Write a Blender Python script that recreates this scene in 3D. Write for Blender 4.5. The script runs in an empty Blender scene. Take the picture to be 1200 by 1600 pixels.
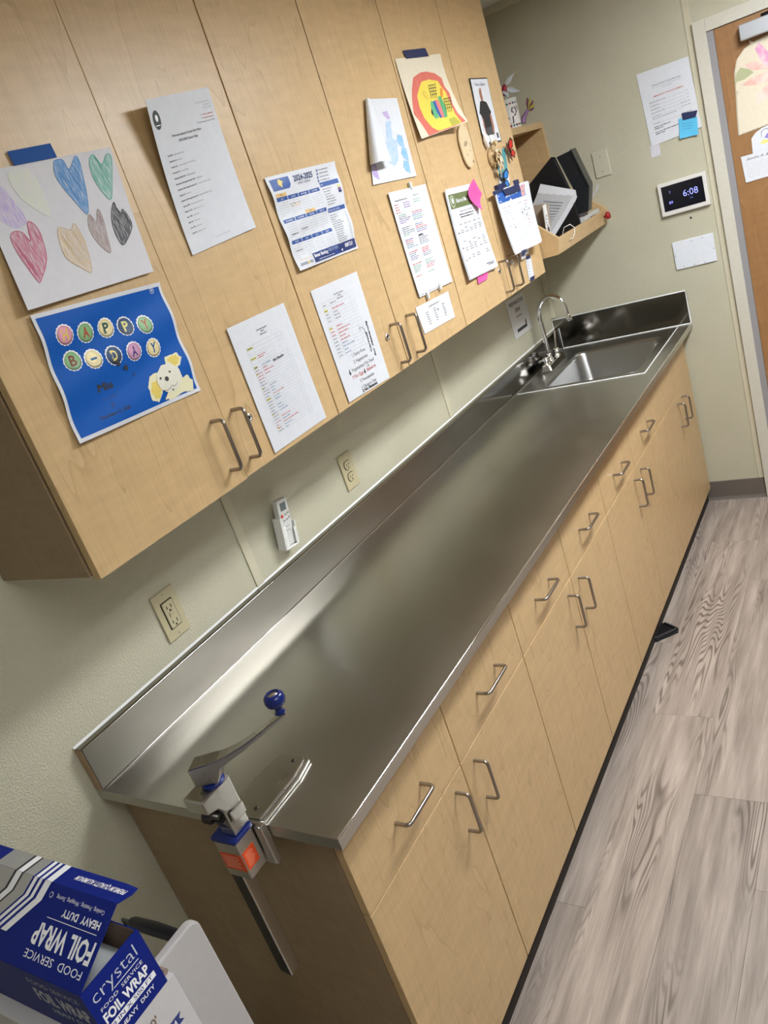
import bpy, bmesh, math, random
from mathutils import Vector, Matrix
random.seed(7)
S = bpy.context.scene
COL = S.collection

# ------------------------------------------------------------------ camera, world, exposure
CAM = Vector((1.48162602, -0.69644146, 1.81031305))
ROT = Matrix(((0.82190173, 0.07061261, 0.5652357),
              (0.47874336, 0.45208487, -0.7526115),
              (-0.30867837, 0.88917553, 0.33776402)))
FPX = 1232.44
cd = bpy.data.cameras.new('camera'); cam = bpy.data.objects.new('camera', cd); COL.objects.link(cam)
cam.matrix_world = Matrix.Translation(CAM) @ ROT.to_4x4()
cd.sensor_fit = 'VERTICAL'; cd.sensor_height = 36.0; cd.lens = 36.0 * FPX / 1600.0
cd.clip_start = 0.02
S.camera = cam
w = bpy.data.worlds.new('world'); S.world = w; w.use_nodes = True
w.node_tree.nodes['Background'].inputs[0].default_value = (0.8, 0.85, 1, 1)
w.node_tree.nodes['Background'].inputs[1].default_value = 0.05
S.view_settings.view_transform = 'Standard'; S.view_settings.look = 'None'
S.view_settings.gamma = 1.0; S.view_settings.use_curve_mapping = False
S.view_settings.exposure = 1.25
LIGHT_POWER = 26.0

# ------------------------------------------------------------------ room measures
L = 3.143          # far wall
XR = 2.75          # right wall
YN = -2.6          # near wall
ZC = 2.47          # ceiling
H = 0.9158         # counter top
D = 0.648          # counter depth
XF = 0.598         # face of the base doors
XU = 0.302         # face of the upper doors
ZU = 1.40

# ------------------------------------------------------------------ measuring helpers
def ray(px, py):
    return ROT @ Vector(((px - 600) / FPX, -(py - 800) / FPX, -1))
def hit(px, py, ax, val):
    d = ray(px, py)
    return CAM + d * ((val - CAM[ax]) / d[ax])
def proj(P):
    v = ROT.transposed() @ (Vector(P) - CAM)
    return 600 + FPX * v.x / -v.z, 800 - FPX * v.y / -v.z

# ------------------------------------------------------------------ materials
def newmat(name):
    m = bpy.data.materials.new(name); m.use_nodes = True
    nt = m.node_tree; b = nt.nodes['Principled BSDF']
    return m, nt, b
def node(nt, t, **kw):
    n = nt.nodes.new(t)
    for k, v in kw.items():
        if k in n.inputs: n.inputs[k].default_value = v
        else: setattr(n, k, v)
    return n
_flat = {}
def flat(rgb, rough=0.6, metal=0.0, spec=0.5, name='paint', emit=0.0):
    key = (rgb, rough, metal, spec, emit)
    if key in _flat: return _flat[key]
    m, nt, b = newmat(name)
    b.inputs['Base Color'].default_value = (*rgb, 1)
    b.inputs['Roughness'].default_value = rough
    b.inputs['Metallic'].default_value = metal
    b.inputs['Specular IOR Level'].default_value = spec
    if emit:
        b.inputs['Emission Color'].default_value = (*rgb, 1); b.inputs['Emission Strength'].default_value = emit
    if metal < 0.5 and not emit:      # faint procedural mottling so nothing is dead flat
        tc = node(nt, 'ShaderNodeTexCoord'); n = node(nt, 'ShaderNodeTexNoise', Scale=60.0, Detail=3.0)
        nt.links.new(tc.outputs['Object'], n.inputs['Vector'])
        mx = node(nt, 'ShaderNodeMix', data_type='RGBA'); mx.inputs[6].default_value = (*[c * .94 for c in rgb], 1); mx.inputs[7].default_value = (*[min(1, c * 1.05) for c in rgb], 1)
        nt.links.new(n.outputs['Fac'], mx.inputs[0]); nt.links.new(mx.outputs[2], b.inputs['Base Color'])
    _flat[key] = m
    return m
def wood(name, c0, c1, dark, rough, scale=1.0, axis='Z', ring=1.0, bump=0.02):
    m, nt, b = newmat(name)
    tc = node(nt, 'ShaderNodeTexCoord'); oi = node(nt, 'ShaderNodeObjectInfo')
    off = node(nt, 'ShaderNodeVectorMath', operation='SCALE'); off.inputs[0].default_value = (7.3, 3.1, 11.7)
    nt.links.new(oi.outputs['Random'], off.inputs['Scale'])
    add = node(nt, 'ShaderNodeVectorMath', operation='ADD')
    nt.links.new(tc.outputs['Object'], add.inputs[0]); nt.links.new(off.outputs[0], add.inputs[1])
    def mp(s_long, s_x, s_y):
        q = node(nt, 'ShaderNodeMapping')
        q.inputs['Scale'].default_value = {'Z': (s_x, s_y, s_long), 'Y': (s_x, s_long, s_y), 'X': (s_long, s_x, s_y)}[axis]
        nt.links.new(add.outputs[0], q.inputs['Vector']); return q
    m1 = mp(1.3 * scale, 8 * scale, 8 * scale)
    big = node(nt, 'ShaderNodeTexNoise', Scale=1.0, Detail=2.0, Distortion=0.6); nt.links.new(m1.outputs[0], big.inputs['Vector'])
    mul = node(nt, 'ShaderNodeMath', operation='MULTIPLY'); mul.inputs[1].default_value = 9.0 * ring
    nt.links.new(big.outputs['Fac'], mul.inputs[0])
    fr = node(nt, 'ShaderNodeMath', operation='FRACT'); nt.links.new(mul.outputs[0], fr.inputs[0])
    cr = node(nt, 'ShaderNodeValToRGB'); e = cr.color_ramp.elements
    e[0].position = 0.0; e[0].color = (*dark, 1); e[1].position = 1.0; e[1].color = (*c0, 1)
    x = e.new(0.10); x.color = (*c1, 1); x = e.new(0.85); x.color = (*[(p + q) / 2 for p, q in zip(c0, c1)], 1)
    nt.links.new(fr.outputs[0], cr.inputs[0])
    m2 = mp(7 * scale, 240 * scale, 240 * scale)
    fib = node(nt, 'ShaderNodeTexNoise', Scale=1.0, Detail=3.0); nt.links.new(m2.outputs[0], fib.inputs['Vector'])
    m3 = mp(60 * scale, 14 * scale, 14 * scale)
    fig = node(nt, 'ShaderNodeTexNoise', Scale=1.0, Detail=3.0); nt.links.new(m3.outputs[0], fig.inputs['Vector'])
    mixc = node(nt, 'ShaderNodeMix', data_type='RGBA'); mixc.inputs[0].default_value = 0.45
    mixc.inputs[6].default_value = (*[(p + q) / 2 for p, q in zip(c0, c1)], 1)
    nt.links.new(cr.outputs[0], mixc.inputs[7])
    a = node(nt, 'ShaderNodeMath', operation='ADD'); nt.links.new(fib.outputs['Fac'], a.inputs[0]); nt.links.new(fig.outputs['Fac'], a.inputs[1])
    mr = node(nt, 'ShaderNodeMapRange'); mr.inputs['From Min'].default_value = 0.6; mr.inputs['From Max'].default_value = 1.4; mr.inputs['To Min'].default_value = 0.87; mr.inputs['To Max'].default_value = 1.09
    nt.links.new(a.outputs[0], mr.inputs['Value'])
    sc = node(nt, 'ShaderNodeVectorMath', operation='SCALE'); nt.links.new(mixc.outputs[2], sc.inputs[0]); nt.links.new(mr.outputs[0], sc.inputs['Scale'])
    nt.links.new(sc.outputs[0], b.inputs['Base Color'])
    b.inputs['Roughness'].default_value = rough
    bp = node(nt, 'ShaderNodeBump', Strength=bump * 5, Distance=0.0005); nt.links.new(fib.outputs['Fac'], bp.inputs['Height']); nt.links.new(bp.outputs[0], b.inputs['Normal'])
    return m
def plank_mat():
    m, nt, b = newmat('grey_vinyl_plank')
    tc = node(nt, 'ShaderNodeTexCoord'); oi = node(nt, 'ShaderNodeObjectInfo')
    off = node(nt, 'ShaderNodeVectorMath', operation='SCALE'); off.inputs[0].default_value = (7.3, 13.1, 1.7)
    nt.links.new(oi.outputs['Random'], off.inputs['Scale'])
    add = node(nt, 'ShaderNodeVectorMath', operation='ADD')
    nt.links.new(tc.outputs['Object'], add.inputs[0]); nt.links.new(off.outputs[0], add.inputs[1])
    def noise(sx, sy, det, dist=0):
        q = node(nt, 'ShaderNodeMapping'); q.inputs['Scale'].default_value = (sx, sy, 1)
        nt.links.new(add.outputs[0], q.inputs['Vector'])
        n = node(nt, 'ShaderNodeTexNoise', Scale=1.0, Detail=det, Distortion=dist); nt.links.new(q.outputs[0], n.inputs['Vector']); return n
    big = noise(9.0, 0.8, 2.0, 0.25)
    mul = node(nt, 'ShaderNodeMath', operation='MULTIPLY'); mul.inputs[1].default_value = 40.0; nt.links.new(big.outputs['Fac'], mul.inputs[0])
    sn = node(nt, 'ShaderNodeMath', operation='SINE'); mul2 = node(nt, 'ShaderNodeMath', operation='MULTIPLY'); mul2.inputs[1].default_value = 6.283
    nt.links.new(mul.outputs[0], mul2.inputs[0]); nt.links.new(mul2.outputs[0], sn.inputs[0])
    mask = noise(9, 1.2, 2.0)
    mk = node(nt, 'ShaderNodeMapRange'); mk.inputs['From Min'].default_value = 0.50; mk.inputs['From Max'].default_value = 0.64; nt.links.new(mask.outputs['Fac'], mk.inputs['Value'])
    sr = node(nt, 'ShaderNodeMapRange'); sr.inputs['From Min'].default_value = -0.1; sr.inputs['From Max'].default_value = 1.0; sr.inputs['To Min'].default_value = 0; sr.inputs['To Max'].default_value = 0.9
    nt.links.new(sn.outputs[0], sr.inputs['Value'])
    g = node(nt, 'ShaderNodeMath', operation='MULTIPLY'); nt.links.new(sr.outputs[0], g.inputs[0]); nt.links.new(mk.outputs[0], g.inputs[1])
    base = node(nt, 'ShaderNodeValToRGB'); e = base.color_ramp.elements
    e[0].position = 0.25; e[0].color = (0.21, 0.17, 0.14, 1); e[1].position = 0.75; e[1].color = (0.45, 0.375, 0.32, 1)
    st = noise(34, 2.6, 5.0, 0.2); nt.links.new(st.outputs['Fac'], base.inputs[0])
    mx = node(nt, 'ShaderNodeMix', data_type='RGBA'); mx.inputs[7].default_value = (0.115, 0.085, 0.068, 1)
    nt.links.new(g.outputs[0], mx.inputs[0]); nt.links.new(base.outputs[0], mx.inputs[6])
    fine = noise(300, 12, 2.0)
    mr = node(nt, 'ShaderNodeMapRange'); mr.inputs['To Min'].default_value = 0.75; mr.inputs['To Max'].default_value = 1.25; nt.links.new(fine.outputs['Fac'], mr.inputs['Value'])
    r2 = node(nt, 'ShaderNodeMapRange'); r2.inputs['To Min'].default_value = 0.93; r2.inputs['To Max'].default_value = 1.07; nt.links.new(oi.outputs['Random'], r2.inputs['Value'])
    mm = node(nt, 'ShaderNodeMath', operation='MULTIPLY'); nt.links.new(mr.outputs[0], mm.inputs[0]); nt.links.new(r2.outputs[0], mm.inputs[1])
    sc = node(nt, 'ShaderNodeVectorMath', operation='SCALE'); nt.links.new(mx.outputs[2], sc.inputs[0]); nt.links.new(mm.outputs[0], sc.inputs['Scale'])
    nt.links.new(sc.outputs[0], b.inputs['Base Color']); b.inputs['Roughness'].default_value = 0.5
    bp = node(nt, 'ShaderNodeBump', Strength=0.25, Distance=0.0006); nt.links.new(fine.outputs['Fac'], bp.inputs['Height']); nt.links.new(bp.outputs[0], b.inputs['Normal'])
    return m
def wall_mat():
    m, nt, b = newmat('stippled_cream_vinyl')
    tc = node(nt, 'ShaderNodeTexCoord')
    n = node(nt, 'ShaderNodeTexNoise', Scale=240.0, Detail=2.0); nt.links.new(tc.outputs['Object'], n.inputs['Vector'])
    n2 = node(nt, 'ShaderNodeTexNoise', Scale=3.0, Detail=4.0); nt.links.new(tc.outputs['Object'], n2.inputs['Vector'])
    cr = node(nt, 'ShaderNodeValToRGB'); e = cr.color_ramp.elements
    e[0].position = 0.3; e[0].color = (0.52, 0.495, 0.365, 1); e[1].position = 0.7; e[1].color = (0.575, 0.545, 0.41, 1)
    nt.links.new(n2.outputs['Fac'], cr.inputs[0]); nt.links.new(cr.outputs[0], b.inputs['Base Color'])
    mr = node(nt, 'ShaderNodeMapRange'); mr.inputs['From Min'].default_value = 0.45; mr.inputs['From Max'].default_value = 0.62; nt.links.new(n.outputs['Fac'], mr.inputs['Value'])
    bp = node(nt, 'ShaderNodeBump', Strength=0.8, Distance=0.0011); nt.links.new(mr.outputs[0], bp.inputs['Height']); nt.links.new(bp.outputs[0], b.inputs['Normal'])
    b.inputs['Roughness'].default_value = 0.34; b.inputs['Specular IOR Level'].default_value = 0.5
    return m
def steel(name, col, r0, r1, aniso=0.0, streak='Y'):
    m, nt, b = newmat(name)
    b.inputs['Metallic'].default_value = 1.0; b.inputs['Base Color'].default_value = (*col, 1)
    tc = node(nt, 'ShaderNodeTexCoord'); q = node(nt, 'ShaderNodeMapping')
    q.inputs['Scale'].default_value = {'Y': (700, 6, 700), 'X': (6, 900, 900)}[streak]
    nt.links.new(tc.outputs['Object'], q.inputs['Vector'])
    n = node(nt, 'ShaderNodeTexNoise', Scale=1.0, Detail=2.0); nt.links.new(q.outputs[0], n.inputs['Vector'])
    n2 = node(nt, 'ShaderNodeTexNoise', Scale=5.0, Detail=3.0, Distortion=0.3); nt.links.new(tc.outputs['Object'], n2.inputs['Vector'])
    mr = node(nt, 'ShaderNodeMapRange'); mr.inputs['From Min'].default_value = 0.3; mr.inputs['From Max'].default_value = 0.7; mr.inputs['To Min'].default_value = r0; mr.inputs['To Max'].default_value = r1
    nt.links.new(n2.outputs['Fac'], mr.inputs['Value']); nt.links.new(mr.outputs[0], b.inputs['Roughness'])
    bp = node(nt, 'ShaderNodeBump', Strength=0.05, Distance=0.0002); nt.links.new(n.outputs['Fac'], bp.inputs['Height']); nt.links.new(bp.outputs[0], b.inputs['Normal'])
    if aniso: b.inputs['Anisotropic'].default_value = aniso
    return m
def crayon(rgb, paper=(0.69, 0.69, 0.72), dens=0.5, scale=120.0):
    m, nt, b = newmat('crayon')
    tc = node(nt, 'ShaderNodeTexCoord'); q = node(nt, 'ShaderNodeMapping'); q.inputs['Rotation'].default_value = (0.55, 0, 0); q.inputs['Scale'].default_value = (1, 8, 1)
    nt.links.new(tc.outputs['Object'], q.inputs['Vector'])
    n = node(nt, 'ShaderNodeTexNoise', Scale=scale / 2, Detail=4.0); nt.links.new(q.outputs[0], n.inputs['Vector'])
    mr = node(nt, 'ShaderNodeMapRange'); mr.inputs['From Min'].default_value = dens - 0.1; mr.inputs['From Max'].default_value = dens + 0.14; mr.inputs['To Min'].default_value = 0.1; nt.links.new(n.outputs['Fac'], mr.inputs['Value'])
    mx = node(nt, 'ShaderNodeMix', data_type='RGBA'); mx.inputs[6].default_value = (*rgb, 1); mx.inputs[7].default_value = (*[(p * .75 + r * .25) for p, r in zip(paper, rgb)], 1)
    nt.links.new(mr.outputs[0], mx.inputs[0]); nt.links.new(mx.outputs[2], b.inputs['Base Color']); b.inputs['Roughness'].default_value = 0.7
    return m

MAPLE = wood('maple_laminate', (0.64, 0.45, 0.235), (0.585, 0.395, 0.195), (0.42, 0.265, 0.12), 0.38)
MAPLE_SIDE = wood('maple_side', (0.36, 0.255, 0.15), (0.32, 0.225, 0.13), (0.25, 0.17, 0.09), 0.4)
MAPLE_EDGE = wood('maple_edge', (0.44, 0.31, 0.18), (0.38, 0.26, 0.145), (0.3, 0.2, 0.11), 0.45)
OAK = wood('door_oak', (0.36, 0.19, 0.078), (0.29, 0.145, 0.055), (0.2, 0.095, 0.035), 0.38, scale=0.8)
PLANK = plank_mat()
WALL = wall_mat()
CEIL = flat((0.72, 0.70, 0.64), 0.85, name='ceiling_paint')
TRIM = flat((0.60, 0.575, 0.49), 0.4, name='trim_paint')
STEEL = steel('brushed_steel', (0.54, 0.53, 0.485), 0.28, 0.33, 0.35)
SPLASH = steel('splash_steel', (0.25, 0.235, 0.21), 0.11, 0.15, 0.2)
BOWL = steel('bowl_steel', (0.42, 0.42, 0.41), 0.27, 0.33)
CHROME = flat((0.82, 0.82, 0.82), 0.06, 1.0, name='chrome')
NICKEL = flat((0.36, 0.325, 0.29), 0.3, 1.0, name='satin_nickel')
CAST = steel('cast_metal', (0.56, 0.545, 0.51), 0.22, 0.34)
CAULK = flat((0.86, 0.87, 0.86), 0.25, name='caulk')
PAPER = flat((0.68, 0.70, 0.745), 0.6, name='paper')
PAPER2 = flat((0.70, 0.71, 0.74), 0.6, name='paper_back')
CREAM = flat((0.72, 0.65, 0.50), 0.65, name='cream_paper')
INK = flat((0.035, 0.035, 0.04), 0.6, name='ink')
GREYINK = flat((0.25, 0.26, 0.28), 0.6, name='grey_ink')
LINE = flat((0.42, 0.43, 0.45), 0.6, name='table_line')
REDINK = flat((0.55, 0.16, 0.15), 0.6, name='red_ink')
BLUEINK = flat((0.2, 0.3, 0.42), 0.6, name='blue_ink')
PURPLEINK = flat((0.3, 0.2, 0.42), 0.6, name='purple_ink')
GREENINK = flat((0.25, 0.42, 0.3), 0.6, name='green_ink')
NAVY = flat((0.012, 0.02, 0.085), 0.5, name='navy_tape')
BLUETAPE = flat((0.006, 0.075, 0.30), 0.6, 0.0, 0.2, name='blue_tape')
WHITE = flat((0.82, 0.82, 0.80), 0.4, name='white_plastic')
BLACK = flat((0.008, 0.008, 0.009), 0.4, 0.0, 0.3, name='black_plastic')
DARK = flat((0.02, 0.014, 0.01), 0.8, name='dark_gap')
IVORY = flat((0.50, 0.44, 0.27), 0.35, name='ivory_plastic')
TONER = flat((0.93, 0.93, 0.95), 0.5, name='white_print')

# ------------------------------------------------------------------ mesh builder
class MB:
    def __init__(s): s.v = []; s.f = []; s.mi = []; s.m = []; s.sm = []
    def mid(s, m):
        if m not in s.m: s.m.append(m)
        return s.m.index(m)
    def add(s, vs, fs, m, smooth=False):
        o = len(s.v); s.v += [Vector(v) for v in vs]; i = s.mid(m)
        for f in fs: s.f.append([o + k for k in f]); s.mi.append(i); s.sm.append(smooth)
        return s
    def box(s, x0, x1, y0, y1, z0, z1, m, M=None):
        vs = [Vector((x, y, z)) for x in (x0, x1) for y in (y0, y1) for z in (z0, z1)]
        if M: vs = [M @ v for v in vs]
        return s.add(vs, [(0, 1, 3, 2), (4, 6, 7, 5), (0, 4, 5, 1), (2, 3, 7, 6), (0, 2, 6, 4), (1, 5, 7, 3)], m)
    def prism(s, pts, ax, a0, a1, m, M=None, smooth=False):
        n = len(pts); vs = []
        for a in (a0, a1):
            for p in pts:
                q = [0, 0, 0]; r = [k for k in range(3) if k != ax]; q[ax] = a; q[r[0]] = p[0]; q[r[1]] = p[1]; vs.append(Vector(q))
        if M: vs = [M @ v for v in vs]
        return s.add(vs, [tuple(range(n)), tuple(range(2 * n - 1, n - 1, -1))] + [(k, (k + 1) % n, n + (k + 1) % n, n + k) for k in range(n)], m, smooth)
    def tube(s, path, r, m, seg=12, smooth=True):
        path = [Vector(p) for p in path]; n = len(path); rr = r if isinstance(r, (list, tuple)) else [r] * n
        T0 = (path[1] - path[0]).normalized(); up = Vector((0, 0, 1)) if abs(T0.z) < 0.9 else Vector((1, 0, 0))
        N = T0.cross(up).normalized(); vs = []; fs = []
        for i, p in enumerate(path):
            T = ((path[min(i + 1, n - 1)] - path[max(i - 1, 0)])).normalized()
            N = (N - T * N.dot(T)).normalized(); B = T.cross(N)
            for k in range(seg):
                a = 2 * math.pi * k / seg; vs.append(p + (N * math.cos(a) + B * math.sin(a)) * rr[i])
        for i in range(n - 1):
            for k in range(seg):
                fs.append((i * seg + k, i * seg + (k + 1) % seg, (i + 1) * seg + (k + 1) % seg, (i + 1) * seg + k))
        s.add(vs, fs, m, smooth)
        s.add(vs[:seg], [tuple(range(seg - 1, -1, -1))], m); s.add(vs[-seg:], [tuple(range(seg))], m)
        return s
    def lathe(s, c, axis, prof, m, seg=20, smooth=True):
        c = Vector(c); A = Vector(axis).normalized(); up = Vector((0, 0, 1)) if abs(A.z) < 0.9 else Vector((1, 0, 0))
        N = A.cross(up).normalized(); B = A.cross(N); vs = []; fs = []
        for (r, h) in prof:
            for k in range(seg):
                a = 2 * math.pi * k / seg; vs.append(c + A * h + (N * math.cos(a) + B * math.sin(a)) * max(r, 1e-5))
        for i in range(len(prof) - 1):
            for k in range(seg):
                fs.append((i * seg + k, i * seg + (k + 1) % seg, (i + 1) * seg + (k + 1) % seg, (i + 1) * seg + k))
        fs.append(tuple(range(seg - 1, -1, -1))); fs.append(tuple((len(prof) - 1) * seg + k for k in range(seg)))
        return s.add(vs, fs, m, smooth)
    def grid(s, fn, nu, nv, m, thick=None):
        vs = [fn(i / nu, j / nv) for j in range(nv + 1) for i in range(nu + 1)]
        fs = [(j * (nu + 1) + i, j * (nu + 1) + i + 1, (j + 1) * (nu + 1) + i + 1, (j + 1) * (nu + 1) + i) for j in range(nv) for i in range(nu)]
        return s.add(vs, fs, m, True)
    def build(s, name, parent=None, bevel=0.0, solid=0.0, seg=2, fixn=True):
        me = bpy.data.meshes.new(name); o = bpy.data.objects.new(name, me); COL.objects.link(o)
        off = Vector((0, 0, 0)); q = parent
        while q is not None: off += Vector(q.location); q = q.parent
        if parent is not None: o.parent = parent
        elif s.v:
            n = len(s.v); off = Vector((sum(v.x for v in s.v) / n, sum(v.y for v in s.v) / n, min(v.z for v in s.v))); o.location = off
        me.from_pydata([tuple(v - off) for v in s.v], [], s.f)
        for m in s.m: me.materials.append(m)
        me.polygons.foreach_set('material_index', s.mi); me.polygons.foreach_set('use_smooth', s.sm)
        if fixn:
            bm = bmesh.new(); bm.from_mesh(me); bmesh.ops.recalc_face_normals(bm, faces=bm.faces); bm.to_mesh(me); bm.free()
        if solid:
            d = o.modifiers.new('solid', 'SOLIDIFY'); d.thickness = solid; d.offset = 0; e_s = o.modifiers.new('crisp_rim', 'EDGE_SPLIT'); e_s.split_angle = math.radians(50)
        if bevel:
            d = o.modifiers.new('bevel', 'BEVEL'); d.width = bevel; d.segments = seg; d.limit_method = 'ANGLE'; d.angle_limit = math.radians(40)
            d.harden_normals = False
        return o
def rounded(x0, x1, y0, y1, r, n=5):
    pts = []
    for cx, cy, a0 in ((x1 - r, y1 - r, 0), (x0 + r, y1 - r, 90), (x0 + r, y0 + r, 180), (x1 - r, y0 + r, 270)):
        for k in range(n + 1):
            a = math.radians(a0 + 90 * k / n); pts.append((cx + r * math.cos(a), cy + r * math.sin(a)))
    return pts
def thing(name, label, cat, loc=(0, 0, 0), group=None):
    o = bpy.data.objects.new(name, None); COL.objects.link(o); o.location = loc; o.empty_display_size = 0.05
    return tag(o, label, cat, group)
def tag(o, label, cat, group=None):
    o['label'] = label; o['category'] = cat
    if group: o['group'] = group
    return o
def struct(o): o['kind'] = 'structure'; return o

# ------------------------------------------------------------------ the room
f = struct(MB().box(-0.1, XR + 0.1, YN - 0.1, L + 0.1, -0.06, -0.004, flat((0.05, 0.045, 0.04), 0.9, name='underlay')).build('floor'))
PW, PL = 0.1985, 1.222
xb = 0.6615 - 4 * PW
offs = {0: 0.664, 1: 0.244, 2: 1.12, 3: 0.82, 4: 0.41, 5: 1.05, 6: 0.18, 7: 0.72, -1: 0.95, -2: 0.33, -3: 0.6, 8: 0.5, 9: 0.9}
pm = None
for i in range(-4, 18):
    x0 = 0.6615 + (i - 1) * PW
    if x0 + PW < 0.2 or x0 > XR: continue
    o0 = offs.get(i, 0.3) - 3 * PL
    k = 0
    while o0 + k * PL < L:
        y0 = o0 + k * PL; y1 = y0 + PL; k += 1
        if y1 < YN: continue
        full = x0 + PW <= XR and y0 >= YN and y1 <= L
        g = 0.0004
        if full and pm is not None:
            q = pm.copy(); COL.objects.link(q); q.parent = f; q.location = Vector((x0, y0, 0)) - f.location
        else:
            b = MB().box(0, min(PW, XR - x0) - g, max(0, YN - y0), min(PL, L - y0) - g, -0.004, 0, PLANK)
            me = bpy.data.meshes.new('plank'); me.from_pydata([tuple(v) for v in b.v], [], b.f); me.materials.append(PLANK)
            q = bpy.data.objects.new('plank', me); COL.objects.link(q); q.parent = f; q.location = Vector((x0, y0, 0)) - f.location
            d = q.modifiers.new('bevel', 'BEVEL'); d.width = 0.0006; d.segments = 1
            if full: pm = q
struct(MB().box(-0.1, 0, YN, L, -0.06, ZC, WALL).build('wall_left'))
struct(MB().box(-0.1, XR + 0.1, L, L + 0.1, -0.06, ZC, WALL).build('wall_far'))
struct(MB().box(XR, XR + 0.1, YN, L, -0.06, ZC, WALL).build('wall_right'))
struct(MB().box(-0.1, XR + 0.1, YN - 0.1, YN, -0.06, ZC, WALL).build('wall_near'))
struct(MB().box(-0.1, XR + 0.1, YN - 0.1, L + 0.1, ZC, ZC + 0.08, CEIL).build('ceiling'))
# vinyl battens over the panel joints
n = 1
def trim(x0, x1, y0, y1, z0, z1, m=WALL, bv=0.0012):
    global n
    o = struct(MB().box(x0, x1, y0, y1, z0, z1, m).build('trim_%d' % n, bevel=bv)); n += 1; return o
BAT = flat((0.58, 0.54, 0.40), 0.4, name='batten')
for yb in (-1.83, -0.605, 0.634, 1.873):
    trim(0, 0.0035, yb, yb + 0.030, 0.0 if yb < 0 else H + 0.11, ZC, BAT)
trim(0, 0.018, L - 0.018, L, H + 0.16, ZC, BAT)
trim(0.822, 0.848, L - 0.004, L, 0.1, ZC, BAT)
trim(0.02, XR, L - 0.02, L, ZC - 0.03, ZC, BAT)
# baseboards (dark vinyl cove)
COVE = flat((0.14, 0.118, 0.098), 0.45, name='cove_base')
def cove(name, pts, ax, a0, a1):
    struct(MB().prism(pts, ax, a0, a1, COVE).build(name))
cove('baseboard_far', [(L, 0.1), (L - 0.004, 0.098), (L - 0.004, 0.014), (L - 0.008, 0.005), (L - 0.016, 0), (L, 0)], 0, XF - 0.05, 0.846)
cove('baseboard_left', [(0, 0.1), (0.004, 0.098), (0.004, 0.014), (0.008, 0.005), (0.016, 0), (0, 0)], 1, YN, 0.03)
cove('baseboard_right', [(XR, 0.1), (XR - 0.004, 0.098), (XR - 0.004, 0.014), (XR - 0.016, 0), (XR, 0)], 1, YN, L)

# door in the far wall: steel frame, slab, stop, closer
dr = thing('door_1', 'brown wood door in a cream steel frame', 'door', (0.85, L, 0)); dr['kind'] = 'structure'
del dr['category']
x0, x1, zt = 0.85, 1.87, 2.10
fr = MB()
fr.box(x0, x0 + 0.048, L - 0.022, L - 0.0005, 0, zt, TRIM).box(x1 - 0.048, x1, L - 0.022, L - 0.0005, 0, zt, TRIM).box(x0 + 0.048, x1 - 0.048, L - 0.022, L - 0.0005, zt - 0.048, zt, TRIM)
fr.build('door_frame', dr, bevel=0.002)
STOP = flat((0.30, 0.29, 0.30), 0.35, name='grey_gasket')
MB().box(x0 + 0.048, x0 + 0.074, L - 0.016, L - 0.0005, 0, zt - 0.05, STOP).box(x1 - 0.07, x1 - 0.048, L - 0.016, L - 0.0005, 0, zt - 0.05, STOP).build('door_stop', dr, bevel=0.001)
MB().box(x0 + 0.075, x1 - 0.071, L - 0.018, L - 0.0005, 0.008, zt - 0.051, OAK).build('door_slab', dr, bevel=0.001)
ALU = flat((0.50, 0.52, 0.55), 0.38, 0.6, name='closer_paint')
MB().box(1.019, 1.33, L - 0.070, L - 0.018, 1.972, 2.028, ALU).build('door_closer', dr, bevel=0.004)
MB().tube([(1.10, L - 0.05, 2.034), (1.30, L - 0.14, 2.036), (1.36, L - 0.03, 2.06)], 0.006, BLACK).build('closer_arm', dr)
MB().lathe((1.80, L - 0.018, 0.98), (0, -1, 0), [(0.03, 0), (0.03, 0.008), (0.012, 0.01), (0.012, 0.045), (0.026, 0.05), (0.028, 0.065), (0.016, 0.078), (0, 0.08)], CHROME).build('door_knob', dr)

# ceiling troffers: the aisle lamp, and a dimmer one added to brighten the base cabinets
for (lx, ly, hw, pw, lab) in ((1.52, 1.75, 0.16, 1.0, 'bright recessed fluorescent ceiling light over the far half of the aisle'), (2.0, -0.45, 0.16, 0.36, 'dimmer ceiling light added out of view near the camera, to brighten the base cabinets')):
    EMIT = flat((0.93, 0.965, 1.0), 0.5 + 0.01 * pw, name='lamp_diffuser', emit=LIGHT_POWER * pw)
    t = thing('ceiling_light', lab, 'light', (lx, ly, ZC))
    MB().box(lx - hw, lx + hw, ly - 0.58, ly + 0.58, ZC - 0.022, ZC - 0.012, EMIT).build('diffuser', t)
    q = MB()
    for a, b_, c, d in ((lx - hw - .03, lx - hw - .001, ly - 0.61, ly + 0.61), (lx + hw + .001, lx + hw + .03, ly - 0.61, ly + 0.61), (lx - hw, lx + hw, ly - 0.61, ly - 0.581), (lx - hw, lx + hw, ly + 0.581, ly + 0.61)):
        q.box(a, b_, c, d, ZC - 0.028, ZC - 0.0005, WHITE)
    q.build('light_frame', t)

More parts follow.
